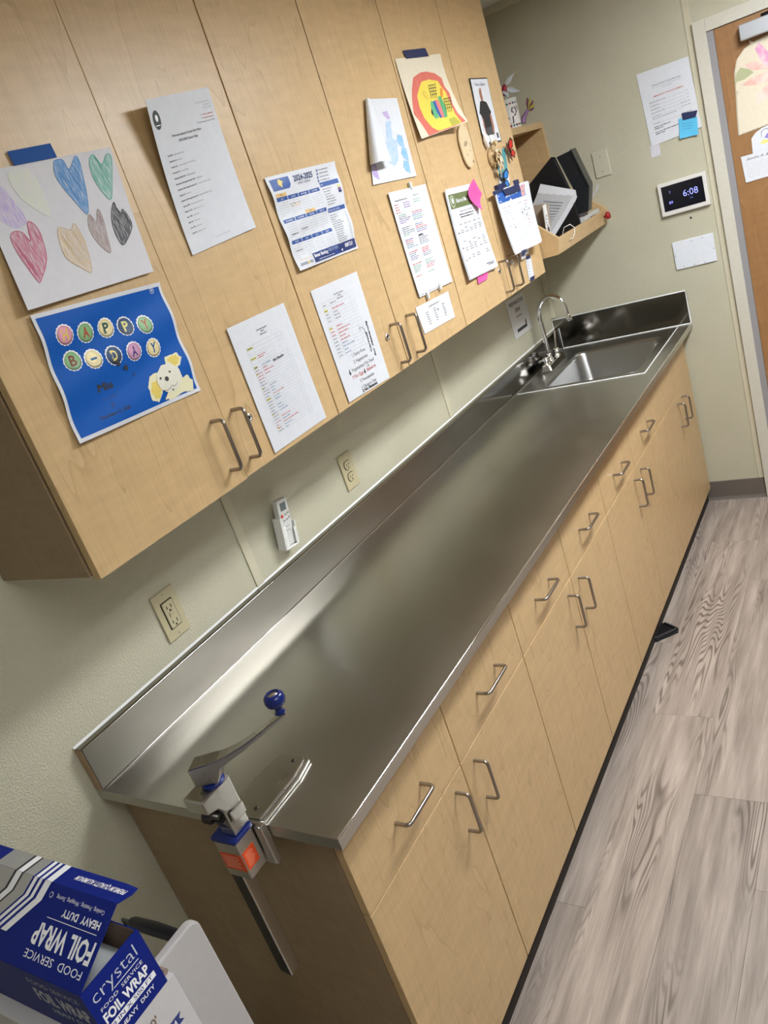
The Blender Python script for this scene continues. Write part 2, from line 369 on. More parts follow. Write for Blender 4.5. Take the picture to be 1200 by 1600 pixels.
# unseen cabinet and fridge, added across the aisle for the steel to reflect
ESP = wood('espresso_wood', (0.075, 0.050, 0.034), (0.06, 0.038, 0.026), (0.03, 0.02, 0.014), 0.45)
t = thing('unseen_cabinet', 'tall dark brown cabinet added out of view across the aisle, to darken the steel reflections', 'cabinet', (2.52, 1.6, 0))
MB().box(2.30, XR - 0.001, 0.45, 2.60, 0.0, 2.05, ESP).build('cabinet_body', t, bevel=0.002)
for k in range(4):
    y_ = 0.45 + k * 0.5375; d = MB().box(2.28, 2.2995, y_ + 0.002, y_ + 0.5355, 0.08, 2.04, ESP).build('cabinet_door', t, bevel=0.002)
t = thing('unseen_refrigerator', 'white fridge added out of view across the aisle, for the steel to reflect', 'unseen_refrigerator', (2.45, 0.0, 0))
FRW = flat((0.55, 0.56, 0.57), 0.35, name='fridge_white')
MB().box(2.20, XR - 0.01, -0.40, 0.40, 0.0, 1.70, FRW).build('fridge_body', t, bevel=0.01)
MB().box(2.14, 2.199, -0.40, 0.40, 1.15, 1.70, FRW).build('freezer_door', t, bevel=0.01); MB().box(2.14, 2.199, -0.40, 0.40, 0.08, 1.14, FRW).build('fridge_door', t, bevel=0.01)

# ------------------------------------------------------------------ cabinets
def pull(parent, y, z, x, vertical=True, sp=0.108, name='handle'):
    so = 0.033; r = 0.0042; R = 0.010; pts = []
    def P(a, o): return (x + o, y, z - a) if vertical else (x + o, y + a, z)
    pts.append(P(-sp / 2, 0)); pts.append(P(-sp / 2, so - R))
    for k in range(1, 5):
        t = math.radians(90 * k / 4); pts.append(P(-sp / 2 + R * (1 - math.cos(t)), so - R + R * math.sin(t)))
    for k in range(0, 5):
        t = math.radians(90 * k / 4); pts.append(P(sp / 2 - R + R * math.sin(t), so - R + R * math.cos(t)))
    pts.append(P(sp / 2, 0))
    return MB().tube(pts, r, NICKEL, 10).build(name, parent)
def lock(parent, y, z, x):
    m = MB().lathe((x, y, z), (1, 0, 0), [(0.0095, 0), (0.0095, 0.004), (0.008, 0.0055), (0.0035, 0.0058), (0.0035, 0.004), (0, 0.004)], CHROME, 18)
    m.box(x + 0.004, x + 0.0062, y - 0.0008, y + 0.0008, z - 0.003, z + 0.003, BLACK)
    return m.build('cam_lock', parent)
UY = [0.0405, 0.4590, 0.8312, 1.2163, 1.6256, 2.0281, 2.4120]
ulab = ['maple wall cabinet nearest the camera, with the blue birthday poster on its left door',
        'middle maple wall cabinet of the row, with the dietary list page on its left door',
        'maple wall cabinet at the far end of the row, beside the corner shelf unit']
locks = [(0.527, 1.509), (1.147, 1.506), (2.099, 1.505)]
for c in range(3):
    y0, y1, y2 = UY[2 * c], UY[2 * c + 1], UY[2 * c + 2]
    t = thing('wall_cabinet', ulab[c], 'cabinet', (0, y0, ZU), 'maple wall cabinets')
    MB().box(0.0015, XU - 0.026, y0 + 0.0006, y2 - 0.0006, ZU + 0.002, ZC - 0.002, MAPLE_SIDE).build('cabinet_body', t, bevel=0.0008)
    for s, (a, b_) in enumerate(((y0, y1), (y1, y2))):
        g = 0.0021
        ga = 0.0004 if s == 1 and c == 0 else g; gb = 0.0004 if s == 0 and c == 0 else g
        d = MB().box(XU - 0.0185, XU, a + ga, b_ - gb, ZU - (0.003 if (s == 0 and c == 0) else 0), ZC - 0.012, MAPLE).build('cabinet_door', t, bevel=0.0012)
        hy = b_ - 0.037 if s == 0 else a + (0.030 if c == 0 else 0.060)
        pull(d, hy, 1.487 if c == 0 else 1.475, XU)
    lock(t, locks[c][0], locks[c][1], XU)
lock(t, 1.975, 1.502, XU)
BY = [0.0394 + 0.4021 * i for i in range(8)] + [L - 0.012]
blab = ['maple base cabinet nearest the camera, under the can opener end of the counter',
        'second maple base cabinet from the camera, two drawers over two doors',
        'third maple base cabinet from the camera, next to the sink cabinet',
        'maple sink base cabinet at the far wall with plain false drawer fronts']
for c in range(4):
    y0, y1, y2 = BY[2 * c], BY[2 * c + 1], BY[2 * c + 2]
    t = thing('base_cabinet', blab[c], 'cabinet', (0, y0, 0), 'maple base cabinets')
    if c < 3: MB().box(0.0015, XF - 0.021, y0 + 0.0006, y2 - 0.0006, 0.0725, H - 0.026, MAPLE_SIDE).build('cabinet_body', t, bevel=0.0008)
    else:   # open box around the sink bowl
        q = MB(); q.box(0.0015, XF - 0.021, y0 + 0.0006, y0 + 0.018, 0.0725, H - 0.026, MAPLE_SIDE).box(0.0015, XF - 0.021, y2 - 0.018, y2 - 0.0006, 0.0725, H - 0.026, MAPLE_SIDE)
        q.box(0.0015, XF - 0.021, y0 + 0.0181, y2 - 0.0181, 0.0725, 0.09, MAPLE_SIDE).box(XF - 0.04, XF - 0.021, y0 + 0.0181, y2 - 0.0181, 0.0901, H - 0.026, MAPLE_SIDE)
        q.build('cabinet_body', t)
    MB().box(0.002, XF - 0.019, y0 + 0.001, y2 - 0.001, 0, 0.072, DARK).build('toe_kick', t)
    g = 0.0016
    for s, (a, b_) in enumerate(((y0, y1), (y1, y2))):
        e0 = 0 if (c == 0 and s == 0) else g
        dw = MB().box(XF - 0.0185, XF, a + e0, b_ - g, 0.6764 + g, H - 0.030, MAPLE).build('drawer_front' if c < 3 else 'false_front', t, bevel=0.0012)
        if c < 3: pull(dw, (a + b_) / 2, 0.757, XF, False)
        dd = MB().box(XF - 0.0185, XF, a + e0, b_ - g, 0.0723, 0.6764 - g, MAPLE).build('cabinet_door', t, bevel=0.0012)
        pull(dd, (b_ - 0.05) if s == 0 else (a + 0.052), 0.588, XF)

# ------------------------------------------------------------------ steel counter with sink hole
ct = thing('countertop', 'long stainless steel countertop with backsplash', 'countertop', (D / 2, L / 2, H - 0.025))
SX0, SX1, SY0, SY1 = 0.038, 0.594, 2.432, 3.096
top = MB()
zb = H - 0.0242
def slab(x0, x1, y0, y1, z0, z1, mb=top, m=STEEL): mb.box(x0, x1, y0, y1, z0, z1, m)
slab(0.0005, D, 0, SY0 + 0.006, zb, H); slab(0.0005, D, SY1 - 0.006, L - 0.001, zb, H)
slab(0.0005, SX0 + 0.006, SY0 + 0.006, SY1 - 0.006, zb, H); slab(SX1 - 0.006, D, SY0 + 0.006, SY1 - 0.006, zb, H)
# weld them into one body
o = top.build('top', ct)
bm = bmesh.new(); bm.from_mesh(o.data); bmesh.ops.remove_doubles(bm, verts=bm.verts, dist=1e-5); bm.to_mesh(o.data); bm.free()
MB().tube([(D - 0.0015, 0.001, H - 0.0012), (D - 0.0015, L - 0.003, H - 0.0012)], 0.0026, CHROME, 10).build('rolled_front_edge', ct)
sp = MB()
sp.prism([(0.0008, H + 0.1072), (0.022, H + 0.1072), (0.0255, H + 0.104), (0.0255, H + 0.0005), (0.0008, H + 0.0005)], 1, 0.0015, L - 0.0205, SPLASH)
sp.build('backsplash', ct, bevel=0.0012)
MB().box(0.0008, 0.0225, 0.0, 0.0014, H + 0.001, H + 0.104, MAPLE_EDGE).build('backsplash_end', ct)
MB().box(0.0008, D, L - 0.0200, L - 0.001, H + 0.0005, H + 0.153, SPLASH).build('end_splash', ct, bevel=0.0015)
ck = MB()
ck.prism([(0.0006, H + 0.1115), (0.0055, H + 0.1074), (0.0006, H + 0.1074)], 1, 0.0, L - 0.021, CAULK)
ck.tube([(0.027, 0.003, H + 0.0012), (0.027, L - 0.022, H + 0.0012)], 0.0011, CHROME, 6)
ck.tube([(0.0262, 0.003, H + 0.1052), (0.0262, L - 0.022, H + 0.1052)], 0.0010, CHROME, 6)
zt_ = H + 0.1535
ck.tube([(0.003, L - 0.021, H + 0.108), (0.003, L - 0.021, zt_), (D, L - 0.019, zt_), (D + 0.001, L - 0.019, H + 0.001)], 0.0032, CAULK, 6)
ck.tube([(0.029, L - 0.022, H + 0.105), (0.029, L - 0.022, H + 0.002), (D, L - 0.022, H + 0.002)], 0.0026, CAULK, 6)
ck.build('caulk_bead', ct)

# sink
sk = thing('sink', 'stainless drop-in sink at the far end of the counter', 'sink', ((SX0 + SX1) / 2, (SY0 + SY1) / 2, H - 0.17))
BX0, BX1, BY0, BY1 = 0.150, 0.548, 2.470, 2.975
def ringpts(x0, x1, y0, y1, r, z, n=6): return [Vector((x, y, z)) for x, y in rounded(x0, x1, y0, y1, r, n)]
loops = [ringpts(SX0, SX1, SY0, SY1, 0.004, H + 0.0004), ringpts(SX0 + 0.003, SX1 - 0.003, SY0 + 0.003, SY1 - 0.003, 0.006, H + 0.0024),
         ringpts(BX0 - 0.008, BX1 + 0.008, BY0 - 0.008, BY1 + 0.008, 0.05, H + 0.0020), ringpts(BX0 - 0.002, BX1 + 0.002, BY0 - 0.002, BY1 + 0.002, 0.048, H - 0.001),
         ringpts(BX0 + 0.003, BX1 - 0.003, BY0 + 0.003, BY1 - 0.003, 0.048, H - 0.012), ringpts(BX0 + 0.012, BX1 - 0.012, BY0 + 0.012, BY1 - 0.012, 0.05, H - 0.13),
         ringpts(BX0 + 0.022, BX1 - 0.022, BY0 + 0.022, BY1 - 0.022, 0.05, H - 0.152), ringpts(BX0 + 0.045, BX1 - 0.045, BY0 + 0.045, BY1 - 0.045, 0.045, H - 0.162)]
def loft(loops, mb, m, cap=True, smooth=True):
    n = len(loops[0]); vs = [v for l in loops for v in l]; fs = []
    for i in range(len(loops) - 1):
        for k in range(n): fs.append((i * n + k, i * n + (k + 1) % n, (i + 1) * n + (k + 1) % n, (i + 1) * n + k))
    if cap: fs.append(tuple((len(loops) - 1) * n + k for k in range(n)))
    mb.add(vs, fs, m, smooth)
a = MB(); loft(loops[:3], a, BOWL, cap=False, smooth=False); a.build('flange', sk)
a = MB(); loft(loops[2:], a, BOWL); o = a.build('bowl', sk, solid=0.0012)
cx, cy = (BX0 + BX1) / 2 - 0.03, (BY0 + BY1) / 2
MB().lathe((cx, cy, H - 0.1615), (0, 0, 1), [(0.045, 0), (0.043, 0.003), (0.03, 0.001), (0.0, 0.0005)], CHROME).build('drain', sk)
MB().tube([(SX0, SY0, H + 0.001), (SX1, SY0, H + 0.001), (SX1, SY1, H + 0.001)], 0.0018, CAULK, 6).tube([(SX0, SY0, H + 0.001), (SX0, 2.68, H + 0.001)], 0.0016, CHROME, 6).build('rim_bead', sk)

# faucet
fx, fy = 0.083, 2.812
zf = H + 0.0026
fc = thing('faucet', 'chrome gooseneck faucet with two lever handles', 'faucet', (fx, fy, zf))
a = MB()
pts0 = rounded(fx - 0.030, fx + 0.030, fy - 0.112, fy + 0.112, 0.012, 4); pts1 = rounded(fx - 0.024, fx + 0.022, fy - 0.104, fy + 0.104, 0.012, 4)
loft([[Vector((x, y, zf)) for x, y in pts0], [Vector((x, y, zf + 0.006)) for x, y in pts0], [Vector((x, y, zf + 0.030)) for x, y in pts1]], a, CHROME, smooth=False)
a.build('deck_plate', fc, bevel=0.002)
sx = 0.070
path = [(sx, fy, zf + 0.03), (sx, fy, 1.15)]
R = 0.0665
for k in range(1, 14):
    t = math.radians(180 - 13 * k * 1.1); path.append((sx + R + R * math.cos(t), fy, 1.163 + R * math.sin(t) * 1.12))
lp_ = Vector(path[-1]); path.append(tuple(lp_ + Vector((0.003, 0, -0.02))))
MB().tube(path, 0.0105, CHROME, 16).build('gooseneck_spout', fc)
e = Vector(path[-1]); MB().lathe(e + Vector((-0.001, 0, 0.006)), (0.1, 0, -1), [(0.012, 0), (0.0135, 0.003), (0.0135, 0.028), (0.011, 0.031), (0, 0.031)], CHROME, 16).build('aerator', fc)
MB().lathe((sx, fy, zf + 0.024), (0, 0, 1), [(0.021, 0), (0.021, 0.008), (0.015, 0.014), (0.015, 0.034), (0.012, 0.039), (0, 0.039)], CHROME, 18).build('spout_collar', fc)
for s, tilt in ((-1, (-0.01, -0.055, 0.004)), (1, (0.01, 0.02, 0.085))):
    yy = fy + s * 0.077
    hd = MB().lathe((fx - 0.004, yy, zf + 0.026), (0, 0, 1), [(0.019, 0), (0.019, 0.005), (0.0145, 0.009), (0.0145, 0.024), (0.017, 0.028), (0.015, 0.036), (0, 0.038)], CHROME, 18).build('valve_handle', fc)
    p0 = Vector((fx - 0.004, yy, zf + 0.056)); MB().tube([p0, p0 + Vector(tilt) * 0.5, p0 + Vector(tilt)], [0.006, 0.0045, 0.0062], CHROME, 10).build('lever', hd)

# ------------------------------------------------------------------ table-mount can opener
op = thing('can_opener', 'metal table-mount can opener with blue crank knob clamped to the counter end', 'can opener', (0.45, 0, H))
pl = MB()
prof = [(0.400, 0.0), (0.486, 0.0), (0.486, 0.110), (0.476, 0.158), (0.465, 0.168), (0.410, 0.168), (0.398, 0.155), (0.385, 0.09), (0.385, 0.0)]
pl.prism(prof, 2, H + 0.0006, H + 0.0075, CAST)
prof2 = [(0.400 + .004, 0.0), (0.478, 0.0), (0.478, 0.108), (0.469, 0.152), (0.461, 0.160), (0.414, 0.160), (0.405, 0.150), (0.393, 0.09), (0.393, 0.0)]
pl.prism(prof2, 2, H + 0.0075, H + 0.0115, CAST)
pl.build('base_plate', op, bevel=0.002)
a = MB().box(0.385, 0.486, -0.0105, -0.0006, H - 0.085, H + 0.0100, CAST)
a.box(0.474, 0.492, -0.018, -0.0005, H - 0.075, H + 0.0095, CAST)
a.build('edge_bracket', op, bevel=0.003)
for (px_, py_) in ((0.448, 0.145), (0.452, 0.022)):
    MB().lathe((px_, py_, H + 0.0115), (0, 0, 1), [(0.005, 0), (0.005, 0.001), (0.0035, 0.0018), (0, 0.0018)], flat((0.08, 0.07, 0.06), 0.4, 0.8, name='screw'), 12).build('screw', op)
# sleeve
def obox(x0, x1, y0, y1, z0, z1, r=0.006): return rounded(x0, x1, y0, y1, r, 3)
a = MB(); a.prism(rounded(0.418, 0.474, -0.064, -0.0165, 0.005, 3), 2, 0.850, 0.930, CAST); sl = a.build('sleeve', op, bevel=0.001)
ORG = flat((0.75, 0.075, 0.012), 0.45, name='orange_label')
q = MB().box(0.4235, 0.4742, -0.0647, -0.0643, 0.868, 0.905, ORG).box(0.4742, 0.4746, -0.0600, -0.031, 0.868, 0.905, ORG)
for k in range(7): q.box(0.428, 0.468 - 0.01 * random.random(), -0.0650, -0.0647, 0.8985 - k * 0.0042, 0.8995 - k * 0.0042, flat((0.9, 0.45, 0.3), 0.5, name='label_print'))
for k in range(7): q.box(0.4746, 0.4748, -0.056, -0.036 - 0.008 * random.random(), 0.8985 - k * 0.0042, 0.8995 - k * 0.0042, flat((0.9, 0.45, 0.3), 0.5, name='label_print'))
q.build('warning_label', sl)
COB = flat((0.006, 0.018, 0.14), 0.22, name='cobalt_plastic')
MB().prism(rounded(0.416, 0.476, -0.066, -0.0145, 0.005, 3), 2, 0.9302, 0.936, COB).build('sleeve_insert', op)
# body above the sleeve
a = MB(); a.box(0.4375, 0.470, -0.052, -0.0135, 0.9362, 1.005, CAST); a.build('body_column', op, bevel=0.003)
a = MB()
hp = [(-0.0135, 1.041), (-0.083, 1.041), (-0.083, 1.014), (-0.060, 1.006), (-0.050, 0.990), (-0.020, 0.975), (-0.0135, 0.975)]
a.prism(hp, 0, 0.424, 0.4725, CAST); a.build('head', op, bevel=0.003)
a = MB().box(0.4726, 0.477, -0.047, -0.0145, 0.962, 0.985, CAST); a.build('raised_badge', op, bevel=0.002)
MB().lathe((0.430, -0.058, 0.985), (1, 0, 0), [(0.013, 0), (0.015, 0.002), (0.013, 0.004), (0.015, 0.006), (0.013, 0.008), (0.015, 0.012), (0.006, 0.014), (0.006, 0.03), (0, 0.03)], flat((0.12, 0.11, 0.10), 0.35, 0.9, name='gear_steel'), 14).build('drive_gear', op)
MB().prism([(-0.060, 0.975), (-0.045, 0.975), (-0.030, 0.945), (-0.047, 0.94)], 0, 0.440, 0.466, flat((0.15, 0.14, 0.13), 0.35, 0.9, name='blade')).build('blade', op)
MB().lathe((0.457, -0.036, 1.0412), (0, 0, 1), [(0.021, 0), (0.021, 0.005), (0.018, 0.007), (0, 0.007)], COB, 20).build('hub_washer', op)
# crank
a = MB()
hub = Vector((0.457, -0.036, 1.049)); dirv = Vector((0.150, 0.067, 0)).normalized(); sd = Vector((-dirv.y, dirv.x, 0))
def cr(t, w, z, h): # cross-section quad at distance t along the arm
    c = hub + dirv * t + Vector((0, 0, z)); return [c - sd * w, c + sd * w, c + sd * w + Vector((0, 0, h)), c - sd * w + Vector((0, 0, h))]
secs = [(-0.026, 0.015, 0.0, 0.034), (-0.022, 0.017, 0, 0.038), (0.018, 0.0165, 0.0, 0.042), (0.030, 0.0145, 0.024, 0.019), (0.05, 0.0125, 0.034, 0.014), (0.08, 0.011, 0.047, 0.011), (0.11, 0.010, 0.062, 0.009), (0.14, 0.009, 0.078, 0.008), (0.165, 0.0085, 0.090, 0.007), (0.174, 0.005, 0.092, 0.006)]
secs = [(t, w_, z_ * 1.0, h_) for t, w_, z_, h_ in secs]
loft([cr(*q) for q in secs], a, CAST, smooth=False); a.add(cr(*secs[0]), [(0, 1, 2, 3)], CAST)
arm = a.build('crank_arm', op, bevel=0.0022)
kb = hub + dirv * 0.164 + Vector((0, 0, 0.098))
MB().lathe(kb, (0, 0, 1), [(0.008, 0), (0.009, 0.002), (0.0065, 0.006), (0.0065, 0.011), (0.010, 0.015), (0.0155, 0.019), (0.0178, 0.026), (0.0165, 0.034), (0.012, 0.0385), (0.0095, 0.0385), (0.009, 0.037), (0, 0.037)], COB, 24).build('crank_knob', op)
MB().lathe(kb + Vector((0, 0, 0.0372)), (0, 0, 1), [(0.0088, 0), (0.0088, 0.0006), (0, 0.0007)], CAST, 18).build('knob_cap', op)
a = MB().prism(rounded(0.404, 0.432, -0.052, -0.026, 0.002, 2), 2, 0.578, 0.850, steel('polished_bar', (0.62, 0.60, 0.56), 0.12, 0.18))
a.build('square_bar', op)
MB().box(0.4055, 0.4295, -0.0527, -0.0522, 0.585, 0.848, flat((0.03, 0.025, 0.02), 0.4, name='painted_bar_shade')).build('shaded_bar_face', op)  # dark side of the polished bar, its shade put into the colour

# ------------------------------------------------------------------ flat things on the walls
def blank_plate(name, label, cat, pts, ax, val, th, m, screws=(), bv=0.002):
    P = [hit(a, b_, ax, val) for a, b_ in pts]
    o = [k for k in range(3) if k != ax]
    us = sorted(p[o[0]] for p in P); vs = sorted(p[o[1]] for p in P)
    u0, u1 = (us[0] + us[1]) / 2, (us[2] + us[3]) / 2; v0, v1 = (vs[0] + vs[1]) / 2, (vs[2] + vs[3]) / 2
    return u0, u1, v0, v1
SCREW = flat((0.45, 0.42, 0.34), 0.35, 0.5, name='plate_screw')
t = thing('blank_wall_plate', 'ivory blank wall plate between the corner shelf and the wall screen', 'wall plate', (0.394, L, 1.702))
MB().box(0.3585, 0.4285, L - 0.006, L - 0.0003, 1.648, 1.757, flat((0.55, 0.53, 0.41), 0.35, name='ivory2')).build('plate', t, bevel=0.0025)
for z in (1.672, 1.733): MB().lathe((0.394, L - 0.006, z), (0, -1, 0), [(0.0035, 0), (0.003, 0.001), (0, 0.0012)], SCREW, 10).build('screw', t)
t = thing('white_cover_plate', 'white rectangular cover plate under the wall screen', 'wall plate', (0.713, L, 1.226))
MB().box(0.626, 0.800, L - 0.008, L - 0.0003, 1.166, 1.288, flat((0.74, 0.77, 0.82), 0.4, name='white_plate')).build('plate', t, bevel=0.002)
for (x, z) in ((0.632, 1.228), (0.795, 1.222), (0.71, 1.278), (0.755, 1.279), (0.66, 1.176), (0.705, 1.174), (0.75, 1.172)):
    MB().lathe((x, L - 0.008, z), (0, -1, 0), [(0.0028, 0), (0.002, 0.0008), (0, 0.001)], flat((0.35, 0.36, 0.38), 0.4, 0.4, name='dull_screw'), 8).build('screw', t)
MB().lathe((0.722, L - 0.0002, 1.373), (0, -1, 0), [(0.005, 0), (0.004, 0.001), (0.002, 0.0015), (0, 0.0012)], BLACK, 10).build('wall_screw')
tag(bpy.data.objects['wall_screw'], 'small dark screw in the wall just below the wall screen', 'screw')
t = thing('wall_screen', 'white framed black touch screen showing the time 6:08 on the far wall', 'screen', (0.711, L, 1.476))
MB().box(0.610, 0.8125, L - 0.020, L - 0.0004, 1.407, 1.5465, flat((0.72, 0.70, 0.66), 0.35, name='screen_case')).build('case', t, bevel=0.004)
scr = MB().box(0.6255, 0.7975, L - 0.0206, L - 0.0201, 1.4265, 1.532, flat((0.003, 0.0035, 0.010), 0.18, name='screen_glass')).build('display', t)

# ---- text engine
_tc = {}
def glyphs(s, bold=0.0, shear=0.0, space=1.0):
    key = (s, bold, shear, space)
    if key in _tc: return _tc[key]
    cu = bpy.data.curves.new('t', 'FONT'); cu.body = s; cu.size = 1.0; cu.offset = bold; cu.shear = shear; cu.space_character = space; cu.resolution_u = 2
    ob = bpy.data.objects.new('t', cu); COL.objects.link(ob); dg = bpy.context.evaluated_depsgraph_get()
    me = bpy.data.meshes.new_from_object(ob.evaluated_get(dg))
    v = [tuple(q.co)[:2] for q in me.vertices]; f_ = [tuple(p.vertices) for p in me.polygons]
    bpy.data.objects.remove(ob); bpy.data.meshes.remove(me); bpy.data.curves.remove(cu)
    _tc[key] = (v, f_); return _tc[key]
class Print:
    """flat ink on a surface given by S(a,b) -> point; a to the right, b upward (metres from the top-left corner)"""
    def __init__(s, S, lift=0.0007): s.S = S; s.mb = MB(); s.lift = lift; s.k = 0
    def P(s, a, b): s_ = s.S(a, b, s.lift + s.k); return s_
    def text(s, t, a, b, h, m=INK, w=None, align='L', rot=0.0, bold=0.0, shear=0.0, space=1.0):
        v, f_ = glyphs(t, bold, shear, space)
        if not v: return s
        x0 = min(p[0] for p in v); x1 = max(p[0] for p in v); k = h / 0.72
        kx = (w / (x1 - x0)) if w else k
        ox = {'L': 0, 'C': -(x1 - x0) / 2, 'R': -(x1 - x0)}[align]
        c, sn = math.cos(rot), math.sin(rot); out = []
        for px_, py_ in v:
            X = (px_ - x0 + ox) * kx; Y = py_ * k; out.append(s.P(a + X * c - Y * sn, b + X * sn + Y * c))
        s.mb.add(out, f_, m); return s
    def rect(s, a0, b0, a1, b1, m): 
        n = max(1, int(abs(a1 - a0) / 0.009)); k = max(1, int(abs(b1 - b0) / 0.009)); vs = []; fs = []
        for j in range(k + 1):
            for i in range(n + 1): vs.append(s.P(a0 + (a1 - a0) * i / n, b0 + (b1 - b0) * j / k))
        for j in range(k):
            for i in range(n): fs.append((j * (n + 1) + i, j * (n + 1) + i + 1, (j + 1) * (n + 1) + i + 1, (j + 1) * (n + 1) + i))
        s.mb.add(vs, fs, m, True); return s
    def words(s, a0, a1, b, h, m=GREYINK, fill=1.0):
        a = a0; end = a0 + (a1 - a0) * fill
        while a < end - 0.002:
            w_ = min(random.uniform(2.0, 5.5) * h, end - a); s.rect(a, b, a + w_, b + h * random.uniform(0.45, 0.62), m); a += w_ + 0.55 * h
        return s
    def stroke(s, pts, w_, m):
        vs = []; fs = []; n = len(pts)
        for i, p in enumerate(pts):
            q0 = pts[max(i - 1, 0)]; q1 = pts[min(i + 1, n - 1)]; dx, dy = q1[0] - q0[0], q1[1] - q0[1]; l = math.hypot(dx, dy) or 1
            ww = w_ * (0.6 if i in (0, n - 1) else 1); nx, ny = -dy / l * ww / 2, dx / l * ww / 2
            vs += [s.P(p[0] + nx, p[1] + ny), s.P(p[0] - nx, p[1] - ny)]
        for i in range(n - 1): fs.append((2 * i, 2 * i + 1, 2 * i + 3, 2 * i + 2))
        s.mb.add(vs, fs, m, True); return s
    def poly(s, pts, m, dl=0.0):
        bm = bmesh.new(); vs = [bm.verts.new((p[0], p[1], 0)) for p in pts]; fc_ = bm.faces.new(vs); bmesh.ops.triangulate(bm, faces=[fc_])
        for _ in range(4):
            ed = [e_ for e_ in bm.edges if e_.calc_length() > 0.013]
            if not ed: break
            bmesh.ops.subdivide_edges(bm, edges=ed, cuts=1, use_grid_fill=False); bmesh.ops.triangulate(bm, faces=bm.faces[:])
        bm.verts.index_update(); old = s.k; s.k += dl
        vv = [s.P(v.co.x, v.co.y) for v in bm.verts]; ff = [tuple(v.index for v in q.verts) for q in bm.faces]; s.k = old
        s.mb.add(vv, ff, m, True); bm.free(); return s
    def disc(s, a, b, r, m, ry=None, n=18, dl=0.0, wob=0.0):
        return s.poly([(a + (r * (1 + wob * random.uniform(-1, 1))) * math.cos(2 * math.pi * i / n), b + ((ry or r) * (1 + wob * random.uniform(-1, 1))) * math.sin(2 * math.pi * i / n)) for i in range(n)], m, dl)
    def layer(s, d=0.00025): s.k += d; return s
    def build(s, name, parent): return s.mb.build(name, parent, fixn=False)

# display lettering (lit)
SL = lambda a, b, l: Vector((0.6255 + a, L - 0.0206 - l, 1.532 + b))
pr = Print(SL, 0.0003)
LIT = flat((0.30, 0.33, 1.0), 0.5, name='lit_digits', emit=0.33); LIT2 = flat((0.10, 0.13, 0.45), 0.5, name='dim_digits', emit=0.12)
for nm_, args in (('time_digits', ('6:08', 0.086, -0.062, 0.028, LIT, 0.062)), ('meridiem', ('PM', 0.112, -0.078, 0.007, LIT2, None)), ('date_digit', ('3', 0.029, -0.034, 0.012, LIT2, 0.008)), ('temperature_digits', ('89', 0.024, -0.078, 0.012, LIT, 0.016))):
    pr = Print(SL, 0.0003); pr.text(args[0], args[1], args[2], args[3], args[4], w=args[5]); pr.build(nm_, scr)


# outlets on the left wall
def outlet(y0, y1, z0, z1, label, gfci):
    t = thing('wall_outlet', label, 'outlet', (0, (y0 + y1) / 2, (z0 + z1) / 2))
    p_ = MB().box(0.0004, 0.0055, y0, y1, z0, z1, IVORY).build('plate', t, bevel=0.002)
    yc, zc = (y0 + y1) / 2, (z0 + z1) / 2
    if gfci:
        MB().prism(rounded(yc - 0.0165, yc + 0.0165, zc - 0.033, zc + 0.033, 0.003, 3), 0, 0.0056, 0.0085, IVORY).build('receptacle', t, bevel=0.0008)
        MB().prism(rounded(yc - 0.019, yc + 0.019, zc - 0.0355, zc + 0.0355, 0.003, 3), 0, 0.0055, 0.0058, DARK).build('reveal', t)
        for k in (-1, 1):
            q = MB().box(0.0085, 0.0090, yc - 0.0075, yc - 0.0055, zc + k * 0.019 - 0.004, zc + k * 0.019 + 0.004, BLACK).box(0.0085, 0.0090, yc + 0.0055, yc + 0.0075, zc + k * 0.019 - 0.0045, zc + k * 0.019 + 0.0045, BLACK)
            q.lathe((0.0085, yc, zc + k * 0.019 - 0.009), (1, 0, 0), [(0.0025, 0), (0.0025, 0.0005), (0, 0.0005)], BLACK, 8); q.build('slots', t)
        q = MB().box(0.0085, 0.0105, yc - 0.007, yc + 0.007, zc + 0.0008, zc + 0.0058, IVORY).box(0.0085, 0.0105, yc - 0.007, yc + 0.007, zc - 0.0058, zc - 0.0008, IVORY); q.build('test_button', t, bevel=0.0005)
        for z in (z0 + 0.009, z1 - 0.009): MB().lathe((0.0056, yc, z), (1, 0, 0), [(0.003, 0), (0.0026, 0.001), (0, 0.0012)], SCREW, 10).build('screw', t)
    else:
        for k in (-1, 1):
            zz = zc + k * 0.0195
            MB().prism([(yc + 0.0165 * math.cos(a_), zz + 0.0135 * max(-0.92, min(0.92, math.sin(a_) * 1.15))) for a_ in [2 * math.pi * i / 20 for i in range(20)]], 0, 0.0056, 0.0078, IVORY).build('receptacle', t, bevel=0.0005)
            q = MB().box(0.0078, 0.0083, yc - 0.007, yc - 0.005, zz - 0.002, zz + 0.006, BLACK).box(0.0078, 0.0083, yc + 0.005, yc + 0.007, zz - 0.002, zz + 0.006, BLACK)
            q.lathe((0.0078, yc, zz - 0.007), (1, 0, 0), [(0.0025, 0), (0.0025, 0.0005), (0, 0.0005)], BLACK, 8); q.build('slots', t)
            MB().prism([(yc + 0.019 * math.cos(a_), zz + 0.0155 * max(-0.92, min(0.92, math.sin(a_) * 1.15))) for a_ in [2 * math.pi * i / 20 for i in range(20)]], 0, 0.0055, 0.0058, DARK).build('reveal', t)
        MB().lathe((0.0056, yc, zc), (1, 0, 0), [(0.003, 0), (0.0026, 0.001), (0, 0.0012)], SCREW, 10).build('screw', t)
outlet(0.3155, 0.3875, 1.0655, 1.187, 'ivory outlet with test buttons nearest the can opener', True)
outlet(1.133, 1.203, 1.068, 1.182, 'plain ivory outlet to the right of the air conditioner remote', False)

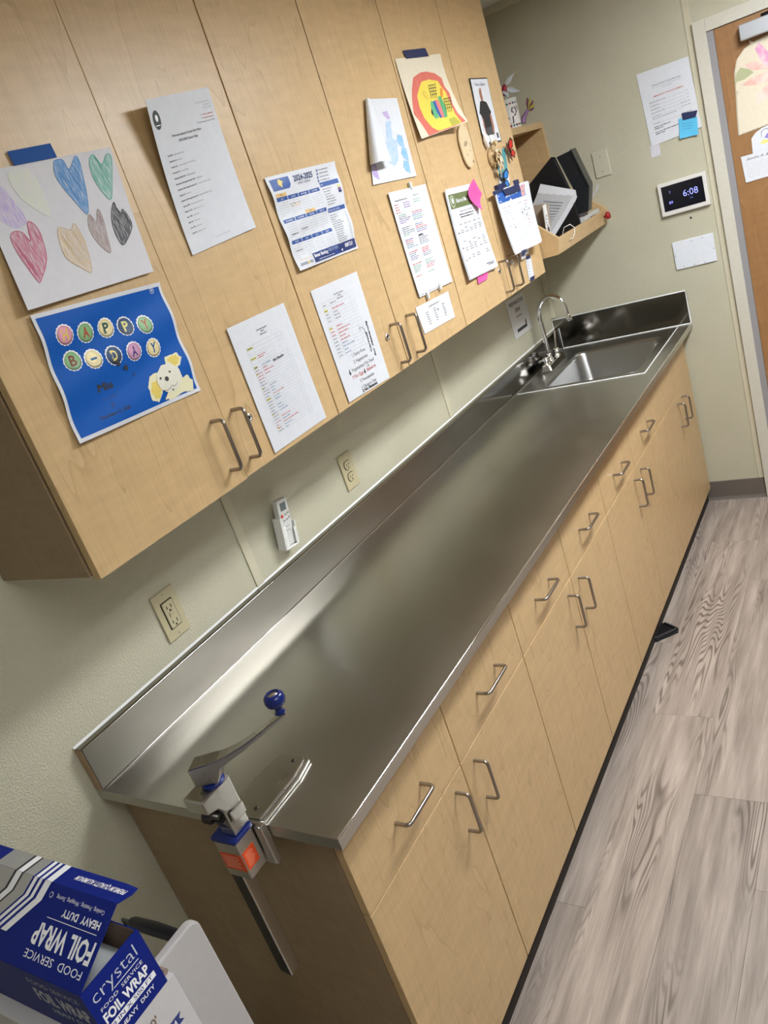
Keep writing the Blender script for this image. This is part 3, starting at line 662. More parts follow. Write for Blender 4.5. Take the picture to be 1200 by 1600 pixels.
# remote in its wall holder
GW = flat((0.66, 0.66, 0.63), 0.4, name='remote_white')
RM = Matrix.Translation(Vector((0.004, 0.785, 1.067))) @ Matrix.Rotation(math.radians(-6), 4, 'X') @ Matrix.Rotation(math.radians(6), 4, 'Y')
t = thing('remote_holder', 'white plastic wall holder that carries the remote', 'holder', (0.0, 0.79, 1.06))
q = MB(); q.box(0.0, 0.004, -0.030, 0.030, 0, 0.09, WHITE, RM); q.box(0.0, 0.030, -0.030, -0.0255, 0, 0.092, WHITE, RM).box(0.0, 0.030, 0.0255, 0.030, 0, 0.070, WHITE, RM)
q.box(0.0, 0.030, -0.0255, 0.0255, 0, 0.004, WHITE, RM).box(0.0255, 0.030, -0.0255, -0.013, 0.0042, 0.066, WHITE, RM).box(0.0255, 0.030, 0.019, 0.0255, 0.0042, 0.052, WHITE, RM)
q.build('holder_body', t, bevel=0.0015)
t = thing('remote_control', 'pale air conditioner remote with small grey display, standing in the wall holder', 'remote', (0.015, 0.79, 1.07))
a = MB(); a.prism(rounded(-0.0225, 0.0225, 0.006, 0.140, 0.006, 4), 0, 0.0065, 0.0235, GW, RM); rb = a.build('case', t, bevel=0.002)
MB().box(0.0236, 0.0242, -0.0115, 0.0115, 0.108, 0.130, flat((0.12, 0.15, 0.16), 0.2, name='lcd'), RM).build('display', t)
MB().lathe((0, 0, 0), (1, 0, 0), [(0.0045, 0), (0.0045, 0.0015), (0.003, 0.002), (0, 0.002)], flat((0.6, 0.06, 0.03), 0.4, name='red_button'), 12)
q = MB()
c = RM @ Vector((0.0236, -0.012, 0.094)); q.lathe(c, RM.to_3x3() @ Vector((1, 0, 0)), [(0.005, 0), (0.005, 0.0015), (0.003, 0.002), (0, 0.002)], flat((0.6, 0.06, 0.03), 0.4, name='red_button'), 12); q.build('power_button', t)
for (yy, zz, w_, h_) in ((0.004, 0.095, 0.008, 0.004), (0.015, 0.097, 0.006, 0.004), (-0.006, 0.080, 0.009, 0.004), (0.006, 0.081, 0.006, 0.004), (0.016, 0.083, 0.004, 0.007), (0.0, 0.062, 0.02, 0.0015), (0.0, 0.050, 0.02, 0.0015)):
    MB().box(0.0236, 0.0246, yy - w_ / 2, yy + w_ / 2, zz - h_ / 2, zz + h_ / 2, flat((0.30, 0.32, 0.33), 0.5, name='key_grey'), RM).build('button', t)

# ------------------------------------------------------------------ papers
class Paper:
    """sheet pinned near a plane; corners TL,TR,BR,BL given where they are, dx = how far each stands off the plane"""
    def __init__(s, name, label, cat, corners, W, Hh, ax=0, base=XU, dx=(0, 0, 0, 0), power=1.6, bulge=0.0, m=PAPER, group=None, wav=0.0, n=(24, 24), rest=0.0014, pixels=True):
        s.ax = ax; s.base = base; s.W, s.H = W, Hh; s.dx = dx; s.pw = power; s.bulge = bulge; s.wav = wav; s.rest = rest
        sg = 1 if ax == 0 else -1; s.sg = sg
        C = [hit(p[0], p[1], ax, base + sg * (rest + d)) if pixels else Vector(p) for p, d in zip(corners, dx)]
        s.C = C
        s.root = thing(name, label, cat, (C[0] + C[1] + C[2] + C[3]) / 4, group)
        mb = MB(); mb.grid(lambda u, v: s.S(u * W, -v * Hh, 0), n[0], n[1], m)
        s.sheet = mb.build('sheet', s.root, solid=0.0004)
        s.pr = Print(s.S, 0.0006)
    def S(s, a, b, l):
        u = a / s.W; v = -b / s.H
        TL, TR, BR, BL = s.C
        P = TL * (1 - u) * (1 - v) + TR * u * (1 - v) + BR * u * v + BL * (1 - u) * v
        d = s.dx; p = s.pw
        uu = min(max(u, 0), 1); vv = min(max(v, 0), 1)
        off = d[0] * (1 - uu) * (1 - vv) ** p + d[1] * uu * (1 - vv) ** p + d[2] * uu ** p * vv ** p + d[3] * (1 - uu) ** p * vv ** p
        off += s.bulge * math.sin(math.pi * vv) + s.wav * math.sin(2 * math.pi * (vv * 1.2 + uu * 0.4)) ** 2
        P = P.copy(); P[s.ax] = s.base + s.sg * (s.rest + off + l)
        return P
    def ab(s, px_, py_):
        a, b = s.W / 2, -s.H / 2
        for _ in range(8):
            x, y = proj(s.S(a, b, 0.0006)); e_ = 1e-4
            xa, ya = proj(s.S(a + e_, b, 0.0006)); xb_, yb_ = proj(s.S(a, b + e_, 0.0006))
            J = ((xa - x) / e_, (xb_ - x) / e_, (ya - y) / e_, (yb_ - y) / e_); det = J[0] * J[3] - J[1] * J[2]
            rx, ry = px_ - x, py_ - y
            a += (J[3] * rx - J[1] * ry) / det; b += (-J[2] * rx + J[0] * ry) / det
        return a, b
    def pts(s, L_): return [s.ab(*p) for p in L_]
    def done(s, name='print'): return s.pr.build(name, s.sheet)

# 1 closure list
P = Paper('closure_notice', 'white typed closure days notice curling off the door above the first cabinet pulls', 'paper', [(227, 156), (325, 136), (400, 355), (301, 399)], 0.2159, 0.2794, dx=(0.034, 0.016, 0.004, 0.002), power=1.8)
p = P.pr
p.disc(0.019, -0.036, 0.0115, flat((0.03, 0.05, 0.045), 0.5, name='seal'), ry=0.0165).layer().disc(0.019, -0.033, 0.0045, TONER, ry=0.006).rect(0.012, -0.046, 0.026, -0.0445, TONER)
for i, (tx, mm) in enumerate((('Primrose School of Cedar Park West', REDINK), ('2511 Scottsdale Dr', REDINK), ('Cedar Park, TX 78641', REDINK))): p.text(tx, 0.204, -0.024 - i * 0.0055, 0.0024, GREYINK, align='R')
for i in range(3): p.words(0.168 - 0.02 * (i == 2), 0.204, -0.046 - i * 0.0062, 0.0028, REDINK if i < 2 else GREYINK); p.disc(0.163 - 0.02 * (i == 2), -0.0445 - i * 0.0062, 0.0012, INK, n=8)
p.text('Primrose School of Cedar Park West', 0.1, -0.070, 0.0044, INK, w=0.096, align='C', bold=0.012)
p.text('2024-2025 Closure Days', 0.1, -0.080, 0.0044, INK, w=0.064, align='C', bold=0.012)
rows = [('April 8th', '- Staff In-Service Day'), ('September 2nd', '- Labor Day'), ('October 31st', '- Closed at 3:30pm for Trunk-Or-Treat'), ('November 27th', '- Close at 3:30pm'),
        ('November 28th & 29th', '- Thanksgiving Break'), ('December 23rd through December 25th', '- Holiday Break'), ('December 26th through December 31st', '- Limited Hours 8:30am-5:30pm'),
        ('January 1st', '- New Year'), ('January 2nd through January 3rd', '- Limited Hours 8:30am-5:30pm'), ('January 20th', '- Martin Luther King Jr. Day'), ('February 17th', '- Staff In-Service Day'),
        ('April 18th', '- Good Friday'), ('May 26th', '- Memorial Day'), ('June 19th', '- Juneteenth'), ('July 4th', '- Independence Day')]
for i, (a_, b_) in enumerate(rows):
    y_ = -0.100 - i * 0.01025; wa = 0.00172 * len(a_)
    p.text(a_, 0.022, y_, 0.0029, INK, w=wa, bold=0.02); p.text(b_, 0.022 + wa + 0.002, y_, 0.0027, GREYINK, w=0.00150 * len(b_))
p.text('For updates visit our school website', 0.108, -0.266, 0.0024, GREYINK, align='C', w=0.05); P.done()

# 2 child's hearts drawing with blue tape
P = Paper('heart_drawing', "child's crayon drawing of eight hearts held by blue tape", 'drawing', [(-46, 272), (172, 230), (240, 424), (44, 485)], 0.2794, 0.2159, dx=(0.0, 0.003, 0.006, 0.014), power=1.5, m=flat((0.68, 0.675, 0.71), 0.65, name='drawing_paper'))
def smooth(L_, n_=4):
    out = []; N = len(L_)
    for i in range(N):
        p0, p1, p2, p3 = L_[i - 1], L_[i], L_[(i + 1) % N], L_[(i + 2) % N]
        for k in range(n_):
            t_ = k / n_; out.append(tuple(0.5 * (2 * p1[j] + (p2[j] - p0[j]) * t_ * .8 + (2 * p0[j] - 5 * p1[j] + 4 * p2[j] - p3[j]) * t_ * t_ * .8 + (-p0[j] + 3 * p1[j] - 3 * p2[j] + p3[j]) * t_ ** 3 * .8 + 0.4 * (p2[j] - p1[j]) * (3 * t_ * t_ - 2 * t_ ** 3)) if False else p1[j] + 0.5 * t_ * ((p2[j] - p0[j]) + t_ * ((2 * p0[j] - 5 * p1[j] + 4 * p2[j] - p3[j]) + t_ * (-p0[j] + 3 * p1[j] - 3 * p2[j] + p3[j]))) for j in (0, 1)))
    return out
H_ = lambda L_, m: P.pr.poly(smooth(P.pts(L_)), m)
def hz(c, x0, y0, s): return [(x0 + a * s, y0 + b_ * s) for a, b_ in c]
z = lambda L_: [(a / 4.8, 220 + b_ / 4.8) for a, b_ in L_]
blue = z([(405, 160), (440, 140), (475, 150), (520, 215), (565, 115), (600, 170), (630, 300), (655, 430), (655, 548), (560, 450), (470, 345), (415, 255)])
green = z([(670, 150), (695, 105), (730, 140), (765, 180), (800, 100), (835, 130), (840, 300), (830, 440), (745, 350), (690, 250)])
pink = z([(80, 720), (110, 680), (170, 690), (230, 750), (205, 620), (240, 615), (300, 690), (350, 880), (310, 1040), (285, 1052), (200, 940), (120, 820)])
tan = z([(435, 690), (450, 650), (530, 670), (555, 620), (610, 700), (650, 800), (688, 980), (610, 950), (500, 880), (455, 780)])
brown = z([(660, 620), (672, 550), (722, 615), (732, 512), (770, 580), (800, 700), (830, 838), (750, 780), (690, 700)])
blk = z([(835, 560), (852, 460), (880, 520), (908, 550), (918, 512), (965, 570), (990, 640), (960, 730), (918, 780), (860, 680)])
purp = [(-20, 290), (0, 290), (14, 305), (42, 345), (24, 357), (0, 345), (-20, 335)]
yel = [(12, 270), (40, 262), (60, 285), (80, 335), (60, 330), (28, 305)]
for L_, c_, d_ in ((blue, (0.11, 0.33, 0.68), 0.55), (green, (0.16, 0.50, 0.40), 0.5), (pink, (0.60, 0.15, 0.25), 0.5), (tan, (0.74, 0.56, 0.33), 0.46), (brown, (0.42, 0.32, 0.30), 0.5), (blk, (0.06, 0.06, 0.07), 0.55), (purp, (0.50, 0.38, 0.70), 0.48), (yel, (0.74, 0.76, 0.60), 0.42)):
    H_(L_, crayon(c_, dens=d_))
P.pr.layer()
for L_, c_ in ((blue, (0.08, 0.27, 0.6)), (green, (0.12, 0.45, 0.36)), (pink, (0.58, 0.12, 0.22)), (tan, (0.68, 0.5, 0.28)), (brown, (0.36, 0.27, 0.25)), (blk, (0.04, 0.04, 0.05))):
    pp = P.pts(L_); sm_ = smooth(pp); P.pr.stroke(sm_ + [sm_[0]], 0.0013, flat(c_, 0.7, name='crayon_line'))
    cxx = sum(q[0] for q in pp) / len(pp); cyy = sum(q[1] for q in pp) / len(pp)
    for k in range(26):
        i1 = random.randrange(len(sm_)); a1 = sm_[i1]; cand = [q for q in sm_ if abs((q[0] - a1[0]) - (q[1] - a1[1]) * -0.35) < 0.005 and abs(q[1] - a1[1]) > 0.008] or [sm_[i1 - 3]]; a2 = random.choice(cand)
        P.pr.stroke([(cxx + (a1[0] - cxx) * .85, cyy + (a1[1] - cyy) * .85), (cxx + (a2[0] - cxx) * .8, cyy + (a2[1] - cyy) * .8)], 0.0008, flat(c_, 0.7, name='crayon_line'))
P.done('crayon_hearts')
def tape(P, pts, m, lift=0.0015, name='tape'):
    V = []
    for q in pts:
        a, b = P.ab(*q); V.append((a, b))
    pr_ = Print(lambda a, b, l: P.S(a, b, lift + l), 0.0); pr_.poly(V, m); return pr_.build(name, P.root)
tape(P, [(10, 237), (78, 224), (89, 246), (22, 259)], BLUETAPE)

# 3 birthday poster
P = Paper('birthday_poster', 'blue birthday poster with cupcake letters and a plush dog, below the heart drawing', 'poster', [(47, 493), (248, 441), (313, 610), (122, 694)], 0.2794, 0.2159, dx=(0.004, 0.002, 0.001, 0.003), wav=0.006, m=PAPER)
p = P.pr; BL = flat((0.002, 0.095, 0.44), 0.6, 0.0, 0.2, name='poster_blue')
p.rect(0.006, -0.007, 0.273, -0.209, BL).layer()
zz = lambda x, y: P.ab(60 + x / 4.615, 450 + y / 4.615)
PAL = dict(pink=(0.72, 0.33, 0.42), green=(0.24, 0.46, 0.22), cream=(0.80, 0.70, 0.38), navy=(0.02, 0.06, 0.16), lilac=(0.60, 0.33, 0.50))
for (x, y, bg, ch, fg) in ((190, 338, 'pink', 'H', (0.8, 0.6, 0.12)), (338, 320, 'green', 'A', (0.45, 0.10, 0.05)), (484, 288, 'cream', 'P', (0.02, 0.10, 0.09)), (625, 275, 'navy', 'P', (0.78, 0.72, 0.25)), (768, 262, 'green', 'Y', (0.50, 0.12, 0.05)),
                           (245, 525, 'green', 'B', (0.22, 0.06, 0.04)), (397, 510, 'cream', '-', (0.02, 0.13, 0.3)), (545, 485, 'navy', 'D', (0.8, 0.7, 0.25)), (690, 455, 'lilac', 'A', (0.07, 0.04, 0.2)), (828, 430, 'cream', 'Y', (0.02, 0.12, 0.35))):
    a, b = zz(x, y)
    k0 = p.k
    n_ = 30; p.poly([(a + 0.0165 * (1 + 0.07 * (i % 2)) * math.cos(2 * math.pi * i / n_), b + 0.0168 * (1 + 0.07 * (i % 2)) * math.sin(2 * math.pi * i / n_)) for i in range(n_)], TONER)
    p.layer(); p.disc(a, b - 0.001, 0.0152, flat(tuple(c_ * 0.35 for c_ in PAL[bg]), 0.5, name='cake')); p.layer(); p.disc(a, b + 0.0012, 0.0140, flat(PAL[bg], 0.5, name='icing'), wob=0.05)
    p.layer(); p.disc(a - 0.002, b + 0.003, 0.009, flat(tuple(min(1, c_ * 1.2) for c_ in PAL[bg]), 0.5, name='icing_top'), wob=0.08); p.layer()
    if ch == '-': p.rect(a - 0.006, b - 0.002, a + 0.006, b + 0.002, flat(fg, 0.5, name='letter'))
    else: p.text(ch, a, b - 0.0085, 0.018, flat(fg, 0.5, name='letter'), w=0.0125, align='C', bold=0.03)
    p.k = k0
for (x, y, r) in ((555, 520, 0.005), (575, 545, 0.004), (630, 575, 0.0045), (688, 622, 0.002)): a, b = zz(x, y); p.disc(a, b, r, INK, wob=0.35, dl=0.001)
a, b = zz(490, 735); p.text('Mia', a, b, 0.0145, INK, w=0.032, align='C', bold=0.0)
for q_ in (-0.0009, 0.0009): p.layer(0.0001); p.text('Mia', a + q_, b, 0.0145, INK, w=0.032, align='C')
a, b = zz(520, 795); p.text('is turning', a, b, 0.006, flat((0.02, 0.08, 0.3), 0.5, name='script_ink'), w=0.034, align='C', shear=0.4)
a, b = zz(545, 855); p.text('5', a, b, 0.0082, INK, align='C', bold=0.012)
a, b = zz(565, 908); p.text('December 12, 2020', a, b, 0.0062, INK, w=0.062, align='C', bold=0.012)
a, b = zz(815, 20); p.disc(a, b, 0.0052, TONER, n=16); p.layer(); p.disc(a, b, 0.0043, BL, n=16); p.layer(); p.disc(a, b + 0.0005, 0.0018, TONER, n=10); p.k -= 0.0005
FUR = flat((0.82, 0.78, 0.52), 0.8, name='plush_fur'); FURY = flat((0.80, 0.62, 0.14), 0.8, name='plush_ear')
def furry(L_, m, amp=0.0016, dl=0.0):
    pp = [zz(*q) for q in L_]; out = []
    for i in range(len(pp)):
        a0, a1 = pp[i], pp[(i + 1) % len(pp)]
        for k in range(4):
            t_ = k / 4; r_ = amp * random.uniform(-1, 1) * (k > 0); out.append((a0[0] + (a1[0] - a0[0]) * t_ + r_, a0[1] + (a1[1] - a0[1]) * t_ + r_))
    p.poly(out, m, dl)
furry([(905, 500), (985, 465), (1030, 495), (1020, 555), (975, 580), (915, 545)], FUR)
furry([(925, 515), (985, 478), (1015, 500), (1000, 550), (965, 565)], FURY, dl=0.0003)
furry([(800, 640), (850, 610), (900, 640), (895, 760), (870, 825), (825, 815), (790, 720)], FUR)
furry([(812, 680), (850, 670), (885, 720), (880, 790), (845, 800), (815, 750)], FURY, dl=0.0003)
furry([(1030, 650), (1070, 625), (1110, 660), (1120, 735), (1060, 745), (950, 805), (915, 800), (940, 740), (1000, 700)], FUR, dl=0.0005)
furry([(850, 620), (880, 560), (940, 540), (1000, 570), (1035, 640), (1010, 720), (950, 755), (890, 735), (855, 690)], flat((0.80, 0.78, 0.66), 0.8, name='plush_face'), 0.0008, dl=0.0009)
p.k += 0.0014
for (x, y, r) in ((877, 652, 0.0022), (942, 604, 0.0022), (922, 655, 0.0045)): a, b = zz(x, y); p.disc(a, b, r, INK, n=12)
p.stroke([zz(905, 735), zz(925, 740), (zz(950, 722)), zz(958, 700)], 0.0009, INK); p.stroke([zz(958, 700), zz(975, 708), zz(992, 695), zz(998, 675)], 0.0009, INK); a, b = zz(968, 733); p.disc(a, b, 0.0018, INK, n=8)
P.done('poster_print')

# 4 lunch/snack exceptions table
def table(p, a0, a1, rows_, cols, m=LINE, w=0.00045):
    for b in rows_: p.rect(a0, b - w / 2, a1, b + w / 2, m)
    for a in cols: p.rect(a - w / 2, rows_[-1], a + w / 2, rows_[0], m)
YEL = flat((0.72, 0.72, 0.25), 0.6, name='highlighter')
P = Paper('snack_list', 'white typed snack table with "No Snacks" written in, beside the first cabinet lock', 'paper', [(354, 514), (443, 473), (510, 652), (430, 708)], 0.2159, 0.2794, dx=(0.003, 0.001, 0.001, 0.002))
p = P.pr
p.text('Class & Room Exceptions', 0.108, -0.030, 0.0036, INK, w=0.040, align='C', bold=0.01); p.text('SNACK', 0.108, -0.0355, 0.0036, INK, w=0.014, align='C', bold=0.01); p.text('(Room List)', 0.108, -0.041, 0.0036, INK, w=0.024, align='C', bold=0.01)
table(p, 0.035, 0.168, [-0.052, -0.060, -0.0685], [0.035, 0.058, 0.150, 0.168]); table(p, 0.035, 0.125, [-0.0735, -0.083, -0.0895], [0.035, 0.060, 0.096, 0.125])
R_ = [-0.094 - 0.0066 * i for i in range(24)]; table(p, 0.035, 0.178, R_, [0.035, 0.064, 0.166, 0.178])
for (b, m_, l) in ((-0.057, YEL, 1), (-0.079, YEL, 1), (-0.098, YEL, 0.6), (-0.112, YEL, 0.35), (-0.145, YEL, 0.35), (-0.171, YEL, 0.8), (-0.205, YEL, 0.35), (-0.236, YEL, 0.35)): p.rect(0.0365, b - 0.0022, 0.0365 + 0.020 * l, b + 0.0022, m_)
p.layer()
for (b, l) in ((-0.058, 1), (-0.080, 1), (-0.099, .6), (-0.113, .3), (-0.146, .3), (-0.172, .8), (-0.206, .3), (-0.237, .3)): p.words(0.037, 0.037 + 0.018 * l, b, 0.0042, flat((0.25, 0.22, 0.03), 0.6, name='olive_ink'))
for i in range(23):
    c_ = [REDINK, REDINK, BLUEINK, BLUEINK, GREYINK][i * 7 % 5]
    p.words(0.038, 0.038 + random.choice((0.012, 0.017, 0.02)), R_[i] - 0.0052, 0.0032, REDINK if i in (2, 3, 4, 19, 20, 21) else GREYINK)
    if i not in (4, 5, 6, 13, 17): p.words(0.066, 0.066 + random.uniform(0.012, 0.034) + (0.025 if i in (2, 10, 20) else 0), R_[i] - 0.0052, 0.0032, REDINK if i in (1, 2, 3, 10, 18, 20) else BLUEINK)
p.words(0.062, 0.090, -0.0785, 0.0034, REDINK); p.words(0.062, 0.082, -0.0825, 0.0034, REDINK)
p.text('No Snacks', 0.106, -0.1045, 0.0060, INK, w=0.042, bold=0.03, shear=0.1, rot=0.03); P.done()

# 5 district calendar
P = Paper('school_calendar', 'blue and white 2024-2025 district calendar on the second wall cabinet', 'calendar', [(413, 278), (522, 252), (559, 388), (467, 424)], 0.2794, 0.2159, dx=(0.003, 0.002, 0.002, 0.004), wav=0.005)
p = P.pr; CB = flat((0.018, 0.085, 0.33), 0.5, name='calendar_blue'); CN = flat((0.012, 0.03, 0.14), 0.5, name='calendar_navy'); OR_ = flat((0.72, 0.48, 0.20), 0.5, name='calendar_tan'); GD = flat((0.75, 0.58, 0.15), 0.5, name='gold')
zz = lambda x, y: P.ab(405 + x / 7.5, 245 + y / 7.5)
W_, Hh = 0.2794, 0.2159
p.poly([(0.010, -0.008), (0.077, -0.008), (0.077, -0.026), (0.070, -0.034), (0.010, -0.034)], CB); p.layer()
p.poly([(0.036, -0.013), (0.041, -0.009), (0.047, -0.014), (0.052, -0.017), (0.046, -0.022), (0.044, -0.030), (0.039, -0.026), (0.033, -0.021)], GD)
p.text('2024-2025', 0.092, -0.023, 0.0135, CN, w=0.078, bold=0.02); p.text('DISTRICT CALENDAR', 0.105, -0.031, 0.0048, CN, w=0.052)
months = [['JULY', 'AUGUST', 'SEPTEMBER', 'OCTOBER'], ['NOVEMBER', 'DECEMBER', 'JANUARY', 'FEBRUARY'], ['MARCH', 'APRIL', 'MAY', 'JUNE']]
for r_ in range(3):
    yb_ = -0.049 - r_ * 0.049
    for c_ in range(4):
        a0 = 0.010 + c_ * 0.0445; p.rect(a0, yb_, a0 + 0.0415, yb_ - 0.0085, CB); p.layer(); p.text(months[r_][c_], a0 + 0.0207, yb_ - 0.006, 0.0035, TONER, align='C'); p.k -= 0.00025
        for k in range(6):
            for d_ in range(7):
                if (k == 0 and d_ < 3) or (k == 5 and d_ > 2): continue
                x = a0 + 0.003 + d_ * 0.0056; y = yb_ - 0.0125 - k * 0.0055
                mk_ = random.random(); mm_ = GREYINK
                if (r_, c_) == (0, 1) and k in (1, 2) : mm_ = OR_ if mk_ < .8 else INK
                if (r_, c_, k) in ((1, 0, 4), (1, 1, 3), (2, 0, 2)) and d_ in range(1, 6): mm_ = INK
                big = 0.0032 if mm_ is not GREYINK else 0.0018
                p.rect(x, y, x + big, y - big * .85, mm_)
        p.rect(a0, yb_ - 0.0100, a0 + 0.040, yb_ - 0.0090, OR_ if False else TONER)
for (a0, yb_) in ((0.010, -0.0405), (0.099, -0.0905)): p.rect(a0, yb_, a0 + 0.040, yb_ - 0.008, OR_); p.layer(); p.text('2024' if a0 < .05 else '2025', a0 + 0.02, yb_ - 0.0055, 0.0036, INK, align='C'); p.k -= 0.00025
p.rect(0.192, -0.040, 0.270, -0.051, CB); p.rect(0.192, -0.103, 0.272, -0.113, CB); p.layer(); p.text('KEY', 0.195, -0.048, 0.004, TONER); p.text('IMPORTANT DATES', 0.195, -0.1105, 0.0042, TONER)
for i in range(4): p.words(0.200, 0.240, -0.012 - i * 0.008, 0.0036, GREYINK); p.rect(0.189, -0.009 - i * 0.008, 0.194, -0.014 - i * 0.008, flat((0.1, 0.12, 0.3), 0.6, name='key_chip'))
for i in range(7): p.words(0.196, 0.196 + random.uniform(0.02, 0.045), -0.058 - i * 0.0062, 0.0036, GREYINK)
for (b, m_) in ((-0.055, YEL), (-0.062, flat((0.25, 0.1, 0.3), .6)), (-0.068, CN)): p.rect(0.257, b, 0.270, b - 0.0055, m_)
for i in range(14): p.words(0.196, 0.196 + random.uniform(0.02, 0.05), -0.121 - i * 0.0053, 0.0034, GREYINK); p.rect(0.264, -0.120 - i * 0.0053, 0.268, -0.122 - i * 0.0053, GREYINK)
p.rect(0.012, -0.1935, 0.068, -0.1945, OR_)
p.text('LEANDER', 0.012, -0.207, 0.0068, CN, w=0.028); p.disc(0.046, -0.204, 0.004, GD, n=10); p.text('ISD', 0.052, -0.207, 0.0068, CN, w=0.012)
p.rect(0.071, -0.192, 0.272, -0.211, CN); p.rect(0.071, -0.1885, 0.19, -0.211, flat((0.015, 0.05, 0.25), 0.5, name='ad_blue')); p.rect(0.185, -0.1885, 0.2745, -0.209, CN); p.layer()
p.text('Better Banking', 0.075, -0.199, 0.0078, TONER, w=0.060, bold=0.02); p.text('STARTS AT RBFCU', 0.138, -0.198, 0.0070, flat((0.45, 0.6, 0.85), 0.5, name='sky_print'), w=0.050); p.words(0.090, 0.165, -0.2075, 0.0036, flat((0.5, 0.6, 0.8), 0.5, name='ad_small')); p.text('RBFCU!', 0.222, -0.202, 0.0090, TONER, w=0.038, bold=0.02); p.disc(0.205, -0.205, 0.003, TONER, n=8)
P.done()

# 6 dietary page
P = Paper('dietary_list', 'white page listing dairy free, vegetarian and no egg counts with black handwriting', 'paper', [(485, 455), (557, 424), (609, 590), (546, 629)], 0.2159, 0.2794, dx=(0.001, 0.001, 0.001, 0.002))
p = P.pr
p.text('Class & Room Exceptions', 0.108, -0.030, 0.0036, INK, w=0.046, align='C', bold=0.01); p.text('LUNCH', 0.108, -0.036, 0.0036, INK, w=0.014, align='C', bold=0.01); p.text('(Room List)', 0.108, -0.042, 0.0036, INK, w=0.028, align='C', bold=0.01)
table(p, 0.024, 0.166, [-0.036, -0.049, -0.062, -0.070, -0.078, -0.086], [0.024, 0.056, 0.150, 0.166]); table(p, 0.020, 0.168, [-0.094 - 0.0085 * i for i in range(10)], [0.020, 0.050, 0.148, 0.168])
p.rect(0.026, -0.053, 0.040, -0.060, YEL); p.rect(0.022, -0.096, 0.034, -0.103, YEL); p.layer()
for i, b in enumerate((-0.045, -0.058, -0.067, -0.075, -0.083)): p.words(0.027, 0.042, b, 0.004, GREYINK if i != 1 else flat((0.3, 0.2, 0.03), .6)); p.words(0.060, 0.060 + (0.055 if i == 1 else 0.025), b, 0.004, REDINK if i == 1 else GREYINK)
for i in range(9): p.words(0.023, 0.040, -0.1005 - i * 0.0085, 0.004, REDINK if i in (0, 1, 2) else GREYINK); p.words(0.054, 0.054 + random.uniform(.02, .06), -0.1005 - i * 0.0085, 0.004, REDINK if i < 5 else BLUEINK)
for i, (tx, w_, m_) in enumerate((('1 Dairy Free', 0.066, INK), ('2 Vegetarian', 0.070, INK), ('Vegetarian/ No Beef', 0.114, INK), ('7 No Eggs    Baked in', 0.120, REDINK), ('2 Pescatarian', 0.072, INK), ('1 Chicken Only', 0.076, INK))):
    p.text(tx, [0.110, 0.110, 0.112, 0.108, 0.112, 0.112][i], -0.1845 - i * 0.0165, 0.0085, GREYINK if m_ is INK else m_, w=w_, align='C', bold=0.008)
p.text('6', 0.041, -0.221, 0.013, INK, w=0.008, bold=0.04); p.text('4', 0.106, -0.237, 0.013, INK, w=0.008, bold=0.04); p.text('oo', 0.128, -0.2235, 0.004, INK, w=0.010, bold=0.03); p.text('2 No Bananas', 0.072, -0.2795 + 0.004, 0.008, INK, w=0.078, bold=0.035)
p.text('Carrots', 0.172, -0.196, 0.0075, INK, w=0.052, rot=1.5, bold=0.03, shear=.2); p.text('for casserole', 0.186, -0.210, 0.0085, INK, w=0.090, rot=1.52, bold=0.03, shear=.2)
p.stroke([(0.168, -0.150), (0.170, -0.138), (0.162, -0.130), (0.148, -0.130)], 0.0011, INK); p.stroke([(0.153, -0.124), (0.147, -0.130), (0.150, -0.138)], 0.0011, INK); P.done()

# 7 curled child's drawing (left edge rolled over to the front)
P = Paper('curled_drawing', 'white child drawing with blue and purple hearts, its left edge rolled forward', 'drawing', [(571, 155), (620, 153), (651, 275), (583, 289)], 0.2159, 0.2794, dx=(0.004, 0.003, 0.003, 0.003), n=(12, 16), m=flat((0.68, 0.70, 0.74), 0.6, name='drawing_white'))
p = P.pr
zz = lambda x, y: P.ab(380 + x / 3.0, 200 + y / 3.0)
SKY = crayon((0.15, 0.42, 0.75), dens=0.55)
p.poly([zz(668, -30), zz(690, -35), zz(700, 50), zz(722, 60), zz(728, 150), zz(712, 178), zz(690, 165), zz(650, 110), zz(642, 75), zz(672, 60)], crayon((0.25, 0.48, 0.78), dens=0.46))
for (x, y) in ((745, 60), (765, 120), (775, 180)): p.poly([zz(x - 22, y - 30), zz(x, y - 25), zz(x + 12, y + 35), zz(x - 12, y + 22), zz(x - 25, y)], SKY)
for (x, y) in ((765, 60), (790, 130)): pp = [zz(x - 8, y - 30), zz(x + 8, y - 30), zz(x + 16, y + 25), zz(x - 2, y + 28)]; p.stroke(pp + [pp[0]], 0.0012, flat((0.7, 0.5, 0.35), .6))
LIL = crayon((0.42, 0.28, 0.62), dens=0.55)
for (x, y) in ((606, 165), (618, 215)): p.poly([zz(x - 12, y - 25), zz(x + 10, y - 22), zz(x + 22, y + 30), zz(x, y + 15), zz(x - 12, y)], LIL)
p.poly([zz(650, -72), zz(672, -80), zz(690, -45), zz(678, -40)], LIL)
P.done('crayon_marks')
def roll(u, v):
    # u 0..1 around the roll, v 0..1 down; starts at the sheet's left edge and comes back over the front
    r_ = 0.005 + 0.013 * v; C0 = P.S(0.0, -0.215 * v, 0); ang = u * math.radians(200)
    y_ = -r_ * math.sin(ang) + (0.012 + 0.055 * v) * max(0, (u - 0.85) / 0.15) * 0 
    return C0 + Vector((r_ * (1 - math.cos(ang)), y_, 0))
mbr = MB(); mbr.grid(roll, 12, 10, P.sheet.data.materials[0])
mbr.grid(lambda u, v: roll(1.0, v) + Vector(((-0.012 * v) * u * u, (0.010 + 0.060 * v) * u, -0.006 * u)), 6, 10, P.sheet.data.materials[0])
mbr.build('rolled_edge', P.root, solid=0.0004)

